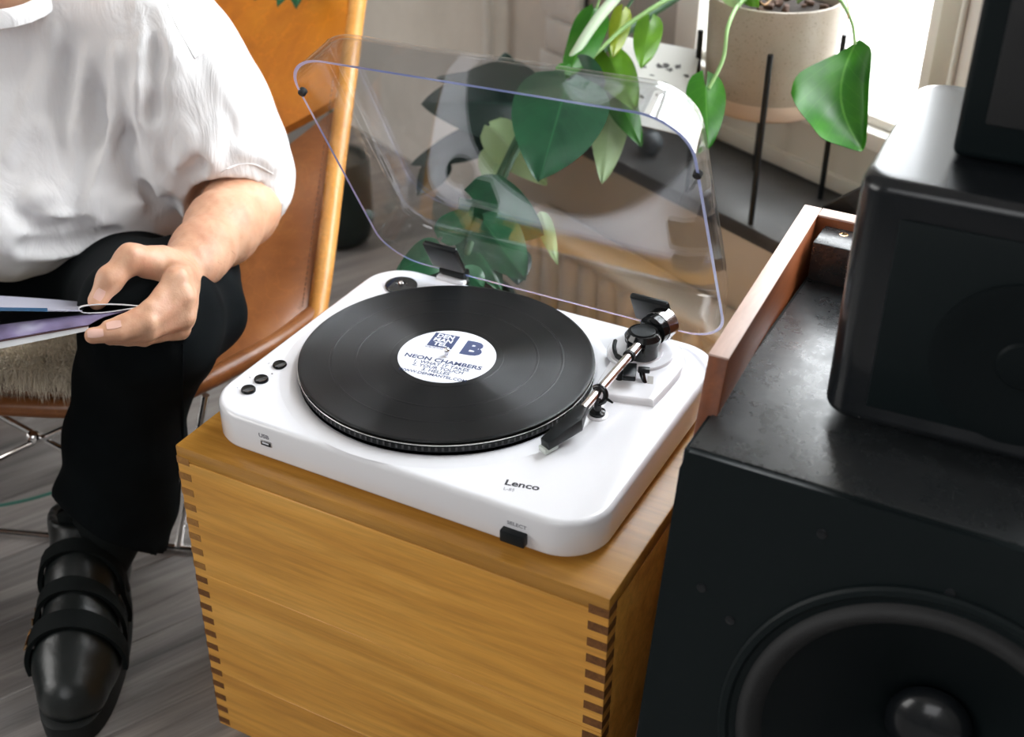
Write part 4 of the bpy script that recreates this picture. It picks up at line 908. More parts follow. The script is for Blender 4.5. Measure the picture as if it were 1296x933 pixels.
L2((676, 132, 1.78), (534, 128, 1.76), 0.120, M['leaf_black'], lobe=0.1, side=RY, wavy=0.0, curl=0.3)
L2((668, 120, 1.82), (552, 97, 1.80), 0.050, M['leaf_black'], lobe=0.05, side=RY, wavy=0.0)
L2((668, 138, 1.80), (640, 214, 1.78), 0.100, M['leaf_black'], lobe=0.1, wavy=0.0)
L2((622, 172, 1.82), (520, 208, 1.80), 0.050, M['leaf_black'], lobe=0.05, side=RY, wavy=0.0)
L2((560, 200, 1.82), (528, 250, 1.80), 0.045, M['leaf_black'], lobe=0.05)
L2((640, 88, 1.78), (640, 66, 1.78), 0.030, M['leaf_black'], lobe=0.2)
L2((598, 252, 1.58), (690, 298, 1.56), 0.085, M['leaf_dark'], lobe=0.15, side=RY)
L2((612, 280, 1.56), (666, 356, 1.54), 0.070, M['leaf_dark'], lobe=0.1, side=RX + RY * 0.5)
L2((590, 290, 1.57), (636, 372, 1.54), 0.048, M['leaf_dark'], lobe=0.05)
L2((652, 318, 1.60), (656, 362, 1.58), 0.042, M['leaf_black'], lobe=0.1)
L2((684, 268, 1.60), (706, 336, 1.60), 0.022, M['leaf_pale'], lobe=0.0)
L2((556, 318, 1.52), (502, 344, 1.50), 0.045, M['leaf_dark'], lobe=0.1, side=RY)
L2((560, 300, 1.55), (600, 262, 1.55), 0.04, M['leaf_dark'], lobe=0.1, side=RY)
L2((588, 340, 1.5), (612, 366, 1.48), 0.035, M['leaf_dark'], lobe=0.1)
# dark round planter and monstera by the chair
dp = atz(428, 302, 0.0)
mp_ = empty('monstera', (float(dp[0]), float(dp[1]), 0), 'monstera with slit leaf hanging over the chair back, in a round dark green planter', 'plant')
MB().lathe((dp[0], dp[1], 0), [(0.0, 0), (0.050, 0.0), (0.066, 0.012), (0.072, 0.05), (0.070, 0.16), (0.066, 0.175), (0.061, 0.175), (0.06, 0.16), (0, 0.16)], 56).build('planter', M['dark_green_pot'], mp_, smooth=True, angle=50)
d0 = np.array([dp[0], dp[1], 0.18])
stem([d0, at(418, 120, 2.35), at(415, -60, 2.2), at(395, -120, 2.0), at(372, -45, 1.86)], 0.0055, 0.004, M['stem_dark'], mp_)
for (b0, t0, w_) in (((360, -40, 1.82), (322, 3, 1.80), .030), ((366, -42, 1.82), (352, 12, 1.79), .026), ((372, -40, 1.82), (376, 14, 1.79), .028), ((380, -42, 1.83), (392, 2, 1.80), .026)):
    leaf(at(*b0), at(*t0), RX, w_, M['leaf_dark'], mp_, 'leaf_finger', lobe=0.0)
#--PEOPLE--
# ------------------------------------------------------------------ leather chair
FW = np.array([0.712, -0.702, 0.0]); LF = np.array([0.702, 0.712, 0.0]); UP = np.array([0, 0, 1.0])
ch = empty('lounge_chair', atz(150, 560, 0.0), 'cognac leather lounge chair on thin chrome legs under the seated person', 'chair')
lp = [[at(190, 505, 1.50), at(258, 476, 1.54), at(340, 432, 1.60), at(385, 400, 1.64), at(402, 388, 1.65)],
      [at(215, 440, 1.60), at(275, 405, 1.62), at(345, 350, 1.66), at(392, 305, 1.68), at(412, 290, 1.68)],
      [at(235, 340, 1.70), at(300, 285, 1.70), at(355, 245, 1.71), at(405, 210, 1.71), at(424, 200, 1.71)],
      [at(255, 266, 1.78), at(325, 218, 1.76), at(362, 194, 1.75), at(405, 160, 1.74), at(432, 140, 1.73)]]
grid_sheet(lp, 6, 6, 0.016).build('side_panel', M['leather_worn'], ch, smooth=True, angle=60)
bp_ = [[at(150, 292, 1.92), at(240, 237, 1.86), at(330, 183, 1.80), at(395, 148, 1.77), at(430, 126, 1.75)],
       [at(130, 140, 1.98), at(230, 110, 1.92), at(330, 85, 1.86), at(410, 60, 1.80), at(440, 48, 1.78)],
       [at(110, -20, 2.06), at(220, -30, 2.00), at(330, -35, 1.94), at(420, -40, 1.86), at(448, -42, 1.84)],
       [at(110, -150, 2.12), at(220, -160, 2.06), at(340, -165, 2.00), at(430, -165, 1.92), at(462, -160, 1.90)]]
grid_sheet(bp_, 6, 6, 0.014).build('backrest', M['leather'], ch, smooth=True, angle=60)
tubep = spline([at(470, -165, 1.90), at(458, -40, 1.835), at(450, 20, 1.80), at(440, 100, 1.75), at(428, 190, 1.71), at(415, 300, 1.67), at(404, 380, 1.645), at(392, 440, 1.62), at(360, 470, 1.60)], 8)
MB().tube(tubep, [0.0128] * len(tubep), 16).build('edge_piping', M['leather_pipe'], ch, smooth=True)
# mirrored piping and side outside the picture
def mir(p):
    p = np.array(p); c = atz(20, 470, 0.33); d = (p - c) @ LF; return p - 2 * d * LF
MB().tube([mir(p) for p in tubep], 0.0128, 12).build('edge_piping', M['leather_pipe'], ch, smooth=True)
grid_sheet([[mir(p) for p in r] for r in lp], 5, 5, 0.016).build('side_panel', M['leather_worn'], ch, smooth=True, angle=60)
b = MB(); ths = []
seam = spline([p + (at(-17, 0, 1) - at(0, 0, 1)) * 1.7 for p in [at(440, 100, 1.74), at(427, 200, 1.70), at(414, 300, 1.665), at(402, 390, 1.64)]], 14)
for i in range(0, len(seam) - 1):
    a_, c_ = seam[i] - RZ * -0.010, seam[i + 1] - RZ * -0.010; b.tube([a_, a_ + (c_ - a_) * 0.6], 0.0008, 5)
b.build('stitching', M['stitch'], ch)
seat = [[at(-330, 470, 1.52), at(-150, 500, 1.50), at(0, 508, 1.50), at(100, 511, 1.50), at(190, 503, 1.51)],
        [at(-320, 455, 1.55), at(-150, 470, 1.55), at(0, 476, 1.56), at(100, 478, 1.56), at(200, 470, 1.56)],
        [at(-280, 380, 1.75), at(-120, 390, 1.76), at(20, 392, 1.76), at(120, 385, 1.76), at(220, 372, 1.74)],
        [at(-240, 300, 2.0), at(-100, 300, 2.0), at(30, 300, 2.0), at(130, 300, 1.98), at(240, 290, 1.92)]]
grid_sheet(seat, 5, 5, 0.030).build('seat', M['leather_worn'], ch, smooth=True, angle=60)
rim = spline([at(-330, 490, 1.51), at(-150, 510, 1.495), at(0, 513, 1.49), at(100, 516, 1.49), at(195, 508, 1.50), at(262, 481, 1.53), at(345, 436, 1.60), at(400, 396, 1.64)], 8)
MB().tube(rim, 0.0125, 14).build('seat_edge', M['leather_worn'], ch, smooth=True)
def rod(a_, b_, r=0.0042, m='chrome', nm='rod'): MB().tube([a_, b_], r, 12).build(nm, M[m], ch, smooth=True)
xr = at(42, 553, 1.62)
rod(at(-70, 489, 1.58), at(175, 620, 1.68), 0.0045); rod(at(-110, 632, 1.68), at(200, 478, 1.58) + np.array([0, 0, -0.01]), 0.0045)
MB().lathe(xr - RZ * 0.004, [(0.008, -0.006), (0.009, 0.0), (0.008, 0.006), (0.004, 0.009), (0, 0.009)], 20, RZ).build('rod_joint', M['chrome'], ch, smooth=True)
fA, fB = atz(-60, 668, 0.006), atz(300, 700, 0.006)
MB().tube([fA, fB], 0.006, 12).build('floor_rail', M['chrome'], ch, smooth=True)
fC = atz(-70, 560, 0.006); fD = atz(330, 520, 0.006)
rod(at(260, 500, 1.60), atz(226, 690, 0.010), 0.005, nm='leg'); rod(at(-280, 505, 1.56), atz(-235, 640, 0.01), 0.005, nm='leg')
rod(at(330, 460, 1.68), atz(345, 560, 0.008), 0.005, nm='leg'); rod(at(-200, 400, 1.8), atz(-230, 520, 0.008), 0.005, nm='leg')
# low glass table half under the chair
gc = atz(-10, 642, 0.075) + (np.array([-0.55, 0.62, 0])) * 0.27
gt = empty('glass_table', (gc[0], gc[1], 0), 'low round clear glass table with green edge standing behind the chair rods', 'table')
MB().lathe((gc[0], gc[1], 0.072), [(0.0, 0), (0.2225, 0), (0.2225, 0.0055), (0.0, 0.0055)], 96).build('glass_top', M['tinted_glass'], gt, smooth=True, angle=30)
MB().lathe((gc[0], gc[1], 0.072), [(0.2222, 0.0001), (0.2235, 0.001), (0.2235, 0.0045), (0.2222, 0.0054)], 96, (0, 0, 1), False).build('glass_rim', M['glass_edge'], gt, smooth=True)
for k in range(3):
    q = k * 2.094 + 2.2; MB().lathe((gc[0] + 0.13 * math.cos(q), gc[1] + 0.13 * math.sin(q), 0), [(0.012, 0), (0.010, 0.071)], 16).build('foot', M['chrome'], gt, smooth=True)

# ------------------------------------------------------------------ sheepskin on the seat
sk = empty('sheepskin', at(40, 440, 1.58), 'cream long-haired sheepskin draped over the front of the leather seat', 'sheepskin')
skg = [[at(-260, 440, 1.500), at(-120, 478, 1.485), at(0, 489, 1.480), at(95, 496, 1.480), at(165, 488, 1.490)],
       [at(-260, 430, 1.515), at(-120, 458, 1.510), at(0, 462, 1.515), at(95, 468, 1.515), at(175, 460, 1.53)],
       [at(-230, 370, 1.70), at(-100, 385, 1.71), at(10, 388, 1.71), at(105, 385, 1.71), at(180, 370, 1.70)],
       [at(-200, 320, 1.90), at(-90, 320, 1.92), at(20, 320, 1.92), at(115, 318, 1.90), at(190, 310, 1.86)]]
for r in skg:
    for i in range(len(r)): r[i] = r[i] + UP * 0.020
hide = grid_sheet(skg, 6, 6, 0.012); hide.build('hide', M['fleece'], sk, smooth=True)
R_ = [spline(r, 10) for r in skg]; G_ = np.array([spline(c, 10) for c in zip(*R_)])
random.seed(21); b = MB()
for k in range(15000):
    i = random.random() ** 0.8 * (G_.shape[1] - 1) * 0.55; j = random.random() * (G_.shape[0] - 1)
    i0, j0 = int(i), int(j); p = G_[j0, i0] + (G_[min(j0 + 1, G_.shape[0] - 1), i0] - G_[j0, i0]) * (j - j0) + (G_[j0, min(i0 + 1, G_.shape[1] - 1)] - G_[j0, i0]) * (i - i0)
    front = max(0.0, 1 - i / 7.0)
    d_ = UP * (0.45 - 0.9 * front) + FW * (0.45 + 0.5 * front) + np.array([random.uniform(-.5, .5), random.uniform(-.5, .5), random.uniform(-.3, .3)]) * 0.9
    d_ /= np.linalg.norm(d_); L_ = random.uniform(0.018, 0.036); s_ = np.cross(d_, [random.random() - .5, random.random() - .5, random.random()]); s_ /= np.linalg.norm(s_); s_ *= 0.0006
    e1 = p + d_ * L_ * 0.55 + UP * 0.0015; e2 = p + d_ * L_ + UP * (-0.004 - 0.004 * front)
    b.add([p - s_, p + s_, e1 + s_ * 0.7, e1 - s_ * 0.7, e2], [(0, 1, 2, 3), (3, 2, 4)])
me = bpy.data.meshes.new('wool'); me.from_pydata(b.v, [], b.f); wl_ = link('wool', me, M['fleece']); child(wl_, sk); wl_['kind'] = 'stuff'

# ------------------------------------------------------------------ person
kn = atz(195, 405, 0.452); an = atz(112, 712, 0.095)
hipL = at(140, 345, 1.86); hipR = hipL - LF * 0.20
pelvis = (hipL + hipR) / 2 + UP * 0.03
sh = at(198, 42, 1.50); shR = at(-212, 55, 1.46); nk = at(-6, -26, 1.478); chest = at(0, 110, 1.56); belly = at(5, 235, 1.62)
el = at(320, 248, 1.600); wr_ = at(236, 338, 1.385)
elR = at(-330, 270, 1.55); wrR = at(-290, 400, 1.32)
knR = kn - LF * 0.34 - FW * 0.02; anR = atz(-190, 730, 0.095)
pe = empty('person', (float(pelvis[0]), float(pelvis[1]), 0), 'person in white t-shirt and black trousers sitting in the leather chair holding a magazine', 'person')

# rest of the body
hd = nk + UP * 0.155 + FW * 0.045
F = Field(np.min([nk, sh, shR, hipR, anR, elR, wrR, kn, an, hd], 0) - 0.16, np.max([nk, sh, shR, hipR, anR, el, kn, hd], 0) + 0.16, 0.0075)
F.chain([pelvis, belly + (belly - CAM) * 0.05, chest + (chest - CAM) * 0.04, nk - UP * 0.07 - FW * 0.075], [0.10, 0.075, 0.065, 0.050], 0.03)
F.chain([sh - FW * 0.01, chest + UP * 0.04 - FW * 0.07, shR - FW * 0.01], [0.038, 0.055, 0.038], 0.02)
F.chain([nk - UP * 0.06 - FW * 0.045, nk + UP * 0.01 - FW * 0.005, nk + UP * 0.05 + FW * 0.01, hd - UP * 0.03], [0.060, 0.062, 0.056, 0.055], 0.02)
F.cone(hd, hd + UP * 0.045 - FW * 0.02, 0.078, 0.083, 0.02, sc=(LF, 1.15)); F.cone(hd + FW * 0.03 - UP * 0.05, hd + FW * 0.045 - UP * 0.06, 0.045, 0.035, 0.03)
F.cone(hd + FW * 0.078 + UP * 0.012, hd + FW * 0.102 - UP * 0.018, 0.009, 0.013, 0.012)
for s_ in (-1, 1):
    F.cone(hd + LF * 0.032 * s_ + FW * 0.085 + UP * 0.018, hd + LF * 0.03 * s_ + FW * 0.086 + UP * 0.018, 0.014, 0.014, 0.006, 'sub')
    F.cone(hd + LF * 0.078 * s_ + UP * 0.02, hd + LF * 0.078 * s_ - UP * 0.02, 0.014, 0.009, 0.008, sc=(LF, 2.0))
F.cone(hd + FW * 0.078 - UP * 0.045 - LF * 0.018, hd + FW * 0.078 - UP * 0.045 + LF * 0.018, 0.007, 0.007, 0.008)
F.chain([shR, elR, wrR], [0.040, 0.036, 0.028], 0.02); F.chain([sh, el - UP * 0.004], [0.040, 0.034], 0.02)
F.chain([hipL, atz(192, 408, 0.448), atz(158, 560, 0.262), an], [0.06, 0.050, 0.040, 0.032], 0.02); F.chain([hipR, knR, anR], [0.06, 0.050, 0.034], 0.03)
V1, Q1 = F.mesh(2)
# left forearm and hand, finer
HW = wr_
mcp = dict(i=at(224, 354, 1.300), m=at(233, 377, 1.298), r=at(233, 400, 1.303), p=at(228, 416, 1.315))
pip = dict(i=at(191, 393, 1.275), m=at(187, 409, 1.268), r=at(188, 419, 1.275), p=at(182, 427, 1.288))
dip = dict(i=at(160, 408, 1.262), m=at(150, 421, 1.256), r=at(160, 425, 1.268), p=at(160, 429, 1.285))
tip = dict(i=at(138, 415, 1.256), m=at(117, 425, 1.250), r=at(140, 428, 1.265), p=at(146, 429, 1.284))
fr_ = dict(i=(.0118, .0104, .0092, .0080), m=(.0118, .0104, .0092, .0082), r=(.0112, .0098, .0086, .0076), p=(.0100, .0086, .0074, .0066))
cmc = at(205, 336, 1.335); tm = at(166, 327, 1.300); ti = at(139, 354, 1.288); tt2 = at(123, 381, 1.284)
allp = [el, wr_, cmc, tm, ti, tt2] + list(mcp.values()) + list(pip.values()) + list(dip.values()) + list(tip.values())
H = Field(np.min(allp, 0) - 0.055, np.max(allp, 0) + 0.055, 0.0022)
fd = (wr_ - el) / np.linalg.norm(wr_ - el)
H.chain([el - fd * 0.02, el + fd * 0.05, el + fd * 0.12, wr_ - fd * 0.05, wr_ - fd * 0.01], [0.037, 0.043, 0.040, 0.031, 0.0285], 0.02)
H.cone(wr_ - fd * 0.02 + RX * 0.012, wr_ + RX * 0.010, 0.024, 0.022, 0.015)
pc = (wr_ + mcp['i'] + mcp['p']) / 3
for k in 'imrp': H.cone(wr_ + (mcp[k] - wr_) * 0.12, mcp[k] + (wr_ - mcp[k]) * 0.12, 0.0165, 0.0120, 0.006)
H.cone(mcp['i'] * .8 + wr_ * .2, mcp['p'] * .8 + wr_ * .2, 0.014, 0.012, 0.012)
H.chain([wr_ + RX * -0.006, cmc, tm, ti, tt2], [0.020, 0.0185, 0.0138, 0.0118, 0.0095], 0.010)
H.cone(cmc * .6 + tm * .4, mcp['i'] * .55 + wr_ * .45, 0.010, 0.012, 0.014)
for k in 'imrp':
    H.chain([mcp[k], pip[k]], fr_[k][:2], 0.003)
for k in 'imrp':
    H.chain([pip[k], dip[k], tip[k]], fr_[k][1:], 0.0022)
    H.cone(pip[k] - RZ * -0.001, pip[k], fr_[k][1] * 1.05, fr_[k][1] * 1.05, 0.003)
    H.cone(mcp[k] + RZ * 0.003, mcp[k] + RZ * 0.003, fr_[k][0] * 1.02, fr_[k][0] * 1.02, 0.008)
H.cone(ti + RZ * 0.001, ti + RZ * 0.001, 0.0124, 0.0124, 0.004)
H.displace(lambda P: 0.0004 * np.sin(P @ np.array([310., 120, 80])) * np.sin(P @ np.array([90., -260, 150])) )
V2, Q2 = H.mesh(2)
bodyme = np_mesh('body', np.concatenate([V1, V2]), np.concatenate([Q1, Q2 + len(V1)]))
bo = link('body', bodyme, M['skin'], smooth=True); child(bo, pe)
# nails, laid on the finger tips
from mathutils.bvhtree import BVHTree
def bvh(V, Q): return BVHTree.FromPolygons([tuple(map(float, v)) for v in V], [tuple(map(int, q)) for q in Q])
BH = bvh(V2, Q2)
def onto(tree, px, py):
    r = at(px, py, 1.0) - CAM; h = tree.ray_cast(Vector(CAM.tolist()), Vector(r.tolist()).normalized()); return (np.array(h[0]), np.array(h[1])) if h[0] is not None else (None, None)
def nail(cx, cy, a, lx, ly, lab=None):
    ca, sa = math.cos(a), math.sin(a); pts = []; ok = True
    rows_ = []
    for j in range(6):
        row = []
        for i in range(6):
            u_ = i / 5 * 2 - 1; v_ = j / 5 * 2 - 1
            k_ = math.sqrt(max(0, 1 - 0.35 * v_ * v_)); x_ = u_ * lx; y_ = v_ * ly * math.sqrt(max(0, 1 - 0.4 * u_ * u_))
            p, n_2 = onto(BH, cx + x_ * ca - y_ * sa, cy + x_ * sa + y_ * ca)
            if p is None: return
            row.append(p + n_2 * 0.0004)
        rows_.append(row)
    grid_sheet(rows_, 2, 2, 0.0006).build('nail', M['nail'], bo, smooth=True)
nail(126, 373, 2.10, 7.5, 6); nail(144, 411.5, 2.95, 9.5, 5.0); nail(121, 422, 3.05, 10, 5.4)
# fine hairs on the forearm
random.seed(5); b = MB()
for k in range(420):
    t_ = random.uniform(0.12, 0.95); p0 = el + (wr_ - el) * t_; q0 = (p0 - CAM) @ RM; px = 648 + FPX * q0[0] / -q0[2] + random.uniform(-34, 34); py = 466.5 - FPX * q0[1] / -q0[2] + random.uniform(-34, 34)
    p, n_2 = onto(BH, px, py)
    if p is None: continue
    d_ = fd * 1.0 + RX * random.uniform(0.1, .7) + n_2 * 0.25; d_ /= np.linalg.norm(d_); s_ = np.cross(d_, n_2); s_ = s_ / (np.linalg.norm(s_) + 1e-9) * 0.00011; L_ = random.uniform(.006, .012)
    b.add([p - s_, p + s_, p + d_ * L_], [(0, 1, 2)])
me = bpy.data.meshes.new('arm_hair'); me.from_pydata(b.v, [], b.f); ah = link('arm_hair', me, M['body_hair']); child(ah, bo); ah['kind'] = 'stuff'
# head hair
F = Field(hd - 0.13, hd + 0.16, 0.006)
F.cone(hd + UP * 0.028 - FW * 0.012, hd + UP * 0.055 - FW * 0.028, 0.090, 0.088, 0.02, sc=(LF, 1.1)); F.cut(hd + FW * 0.055 + UP * 0.03, FW * 0.9 - UP * 0.35); F.cut(hd - UP * 0.045, -UP + FW * 0.7)
V, Q = F.mesh(1); o = link('hair', np_mesh('hair', V, Q), mat('short_brown_hair', (0.05, 0.03, 0.018), 0.7), smooth=True); child(o, pe)

# t-shirt: a loose shell with an open sleeve
lo = np.min([nk, sh, shR, pelvis, belly, el, at(-200, 330, 1.5)], 0) - 0.14; hi = np.max([nk, sh, shR, belly, el, at(80, 320, 1.5)], 0) + 0.14
F = Field(lo, hi, 0.0048)
F.chain([at(-120, 95, 1.580), at(118, 90, 1.590)], [0.095, 0.092], 0.05)
F.chain([at(-115, 175, 1.600), at(118, 180, 1.600)], [0.100, 0.092], 0.05)
F.chain([at(-125, 245, 1.600), at(120, 240, 1.605)], [0.105, 0.090], 0.05)
F.chain([at(-150, 290, 1.560), at(0, 290, 1.550), at(130, 258, 1.585)], [0.062, 0.055, 0.052], 0.035)
F.chain([at(-120, 180, 1.66), at(120, 180, 1.68)], [0.10, 0.09], 0.05); F.chain([at(-100, 290, 1.72), at(130, 270, 1.72)], [0.08, 0.07], 0.05)
F.chain([at(-25, 5, 1.525), at(100, 12, 1.520), at(196, 38, 1.515)], [0.062, 0.060, 0.070], 0.035)
F.chain([at(-20, 5, 1.525), at(-110, 12, 1.51), at(-210, 50, 1.49)], [0.062, 0.060, 0.070], 0.035)
F.chain([at(196, 42, 1.515), at(232, 98, 1.530), at(266, 158, 1.555), at(296, 214, 1.580), at(306, 238, 1.590)], [0.072, 0.077, 0.074, 0.066, 0.060], 0.03)
F.chain([at(-210, 52, 1.49), at(-280, 170, 1.51), at(-320, 235, 1.53)], [0.070, 0.072, 0.066], 0.03)
F.cone(at(212, 200, 1.56), at(262, 245, 1.56), 0.035, 0.040, 0.03)       # slack cloth under the arm
F.cone(at(150, 262, 1.64), at(196, 262, 1.66), 0.062, 0.050, 0.03)
# folds: soft ridges running from the arm pit, the shoulder and the waist
def ridge(pts, r, k=0.012): F.chain(pts, [r * 0.5] + [r] * (len(pts) - 2) + [r * 0.5], k)
def surf_pts(lst, sink): return lst
FT = []
def fold(pxs, r, k=0.014, sink=0.35): FT.append((pxs, r, k, sink))
fold([(182, 40), (184, 90), (180, 140), (186, 190)], .010); fold([(205, 10), (212, 50), (228, 80)], .007); fold([(192, 180), (200, 220), (220, 240)], .012); fold([(176, 190), (190, 235), (196, 262)], .009)
fold([(245, 170), (232, 210), (240, 240)], .010); fold([(150, 130), (120, 210), (108, 270)], .009); fold([(112, 60), (98, 150), (100, 230)], .007); fold([(60, 80), (30, 150), (10, 210)], .007)
fold([(-20, 268), (40, 278), (90, 274), (150, 283)], .009); fold([(-20, 292), (40, 302), (90, 296), (170, 272)], .008); fold([(40, 262), (45, 250), (80, 252)], .007); fold([(-10, 312), (50, 322), (110, 312)], .007)
fold([(150, 268), (180, 250), (205, 240)], .007); fold([(280, 150), (265, 190), (262, 220)], .007); fold([(300, 190), (330, 196), (352, 216)], .006); fold([(262, 60), (280, 100), (300, 150)], .006)
fold([(70, 30), (66, 100), (50, 170)], .006); fold([(150, 60), (148, 110), (140, 160)], .006)
V0, Q0 = F.mesh(1); BV = bvh(V0, Q0)
F2 = F
for pxs, r, k, sink in FT:
    P_ = []
    for (a_, c_) in pxs:
        p, n_2 = onto(BV, a_, c_)
        if p is not None: P_.append(p - n_2 * r * 0.55)
    if len(P_) > 2: P_ = spline(P_, 4); F.chain(P_, [r * (0.35 + 0.65 * math.sin(math.pi * i / (len(P_) - 1))) for i in range(len(P_))], k)
for pxs in ([(196, 60), (196, 110), (192, 150)], [(188, 235), (205, 256), (222, 262)], [(20, 270), (60, 288), (110, 286)], [(30, 312), (80, 308), (140, 296)], [(132, 150), (110, 200), (92, 262)], [(255, 205), (240, 225), (232, 250)], [(85, 70), (76, 150), (84, 220)]):
    P_ = [onto(BV, *q) for q in pxs]; P_ = [p + n_2 * 0.0045 for p, n_2 in P_ if p is not None]
    if len(P_) > 2: P_ = spline(P_, 4); F.chain(P_, [0.009] * len(P_), 0.010, 'sub')
# sleeve opening, neck hole and hem
F.chain([at(303, 246, 1.600), at(287, 285, 1.53), at(268, 325, 1.45)], [0.0545, 0.056, 0.060], 0.003, 'sub')
F.chain([at(120, 250, 1.62), at(178, 256, 1.625), at(208, 262, 1.645)], [0.070, 0.058, 0.040], 0.02)
F.cone(nk + UP * 0.10 - FW * 0.0, nk + UP * 0.018 + FW * 0.006, 0.100, 0.066, 0.004, 'sub')
hm = spline([at(-200, 300, 1.48), at(-60, 322, 1.49), at(50, 338, 1.50), at(110, 328, 1.52), at(170, 298, 1.56), at(215, 280, 1.62)], 4)
F.displace(lambda P: 0.0012 * np.sin(P @ np.array([22., 60, 35])) * np.sin(P @ np.array([-45., 30, 20]) + 1) + 0.0008 * np.sin(P @ np.array([90., 10, -70]) + 2 * np.sin(P @ np.array([20., 60, 30]))))
V, Q = F.mesh(2)
q_ = (V - CAM) @ RM; px = 648 + FPX * q_[:, 0] / -q_[:, 2]; py = 466.5 - FPX * q_[:, 1] / -q_[:, 2]
ts = link('t_shirt', np_mesh('t_shirt', V, Q), M['tshirt'], smooth=True); child(ts, pe); BT = bvh(V, Q)
# collar rib around the neck hole
cp_ = []
for k in range(28):
    a_ = 2 * math.pi * k / 28; dirv = LF * math.cos(a_) + FW * math.sin(a_)
    cp_.append(nk + dirv * 0.0725 + UP * (0.000 - 0.022 * math.sin(a_)) + FW * 0.010)
b = MB(); rings = []
for k in range(28):
    t_ = cp_[(k + 1) % 28] - cp_[k - 1]; t_ /= np.linalg.norm(t_); o1 = cp_[k] - (nk - UP * 0.05); o1 -= t_ * (o1 @ t_); o1 /= np.linalg.norm(o1); n1 = np.cross(t_, o1)
    rings.append([cp_[k] + o1 * 0.0035 * math.cos(q) + n1 * 0.011 * math.sin(q) for q in [2 * math.pi * i / 10 for i in range(10)]])
b.loft(rings + [rings[0]], False, False).build('collar', M['tshirt'], ts, smooth=True)

for pts_ in ([(212, 4), (222, 30), (236, 55), (247, 74)], [(247, 74), (262, 66), (280, 63), (292, 66)], [(252, 250), (262, 233), (280, 218), (300, 209), (322, 208), (345, 220)]):
    P_ = [onto(BT, *q) for q in pts_]; P_ = [p + n_2 * 0.0004 for p, n_2 in P_ if p is not None]
    if len(P_) > 2: MB().tube(spline(P_, 5), 0.0009, 6).build('seam', M['tshirt'], ts, smooth=True)
# trousers
pl2 = [hipL, hipR, kn, knR, an, anR]
F = Field(np.min(pl2, 0) - 0.15, np.max(pl2, 0) + 0.14, 0.0052)
kA = atz(192, 408, 0.450)
F.chain([hipL + UP * 0.0, hipL * .5 + kA * .5 + UP * 0.006, kA], [0.085, 0.076, 0.070], 0.03)
F.cone(at(240, 345, 1.52), at(248, 392, 1.46), 0.050, 0.055, 0.03)
F.cone(at(262, 350, 1.54), at(262, 395, 1.47), 0.040, 0.042, 0.02)
F.chain([kA, atz(172, 480, 0.355), atz(158, 560, 0.265), atz(146, 635, 0.180), atz(140, 695, 0.120), atz(142, 740, 0.075), atz(144, 785, 0.03)], [0.076, 0.064, 0.066, 0.069, 0.065, 0.060, 0.055], 0.02)
F.chain([hipR, (hipR + knR) / 2, knR, (knR + anR) / 2 + UP * 0.02, anR], [0.105, 0.09, 0.078, 0.068, 0.07], 0.04)
F.cone(hipL, hipR, 0.085, 0.085, 0.04); F.cone(pelvis - FW * 0.03, pelvis + UP * 0.02 - FW * 0.03, 0.10, 0.09, 0.04)
F.cone(at(-80, 366, 1.66), at(120, 366, 1.62), 0.050, 0.052, 0.03)
pa_, pb_ = at(60, 664, 1.42), at(208, 757, 1.42); cn_ = np.cross(pb_ - pa_, RZ); cn_ = cn_ * (-np.sign(cn_[2])); F.cut(pa_, cn_ / np.linalg.norm(cn_))
F.displace(lambda P: 0.0016 * np.sin(P @ np.array([60., 40, 12])) + 0.0010 * np.sin(P @ np.array([20., 70, 50]) + 1))
V, Q = F.mesh(2)
tr = link('trousers', np_mesh('trousers', V, Q), M['trousers'], smooth=True); child(tr, pe); BTr = bvh(V, Q)
b = MB(); sp2 = []
for py_ in range(435, 700, 12):
    p, n_2 = onto(BTr, 231 - max(0, (py_ - 560)) * 0.06, py_)
    if p is not None: sp2.append(p + n_2 * 0.0006)
if len(sp2) > 3: MB().tube(sp2, 0.0011, 6).build('side_seam', M['trousers'], tr, smooth=True)

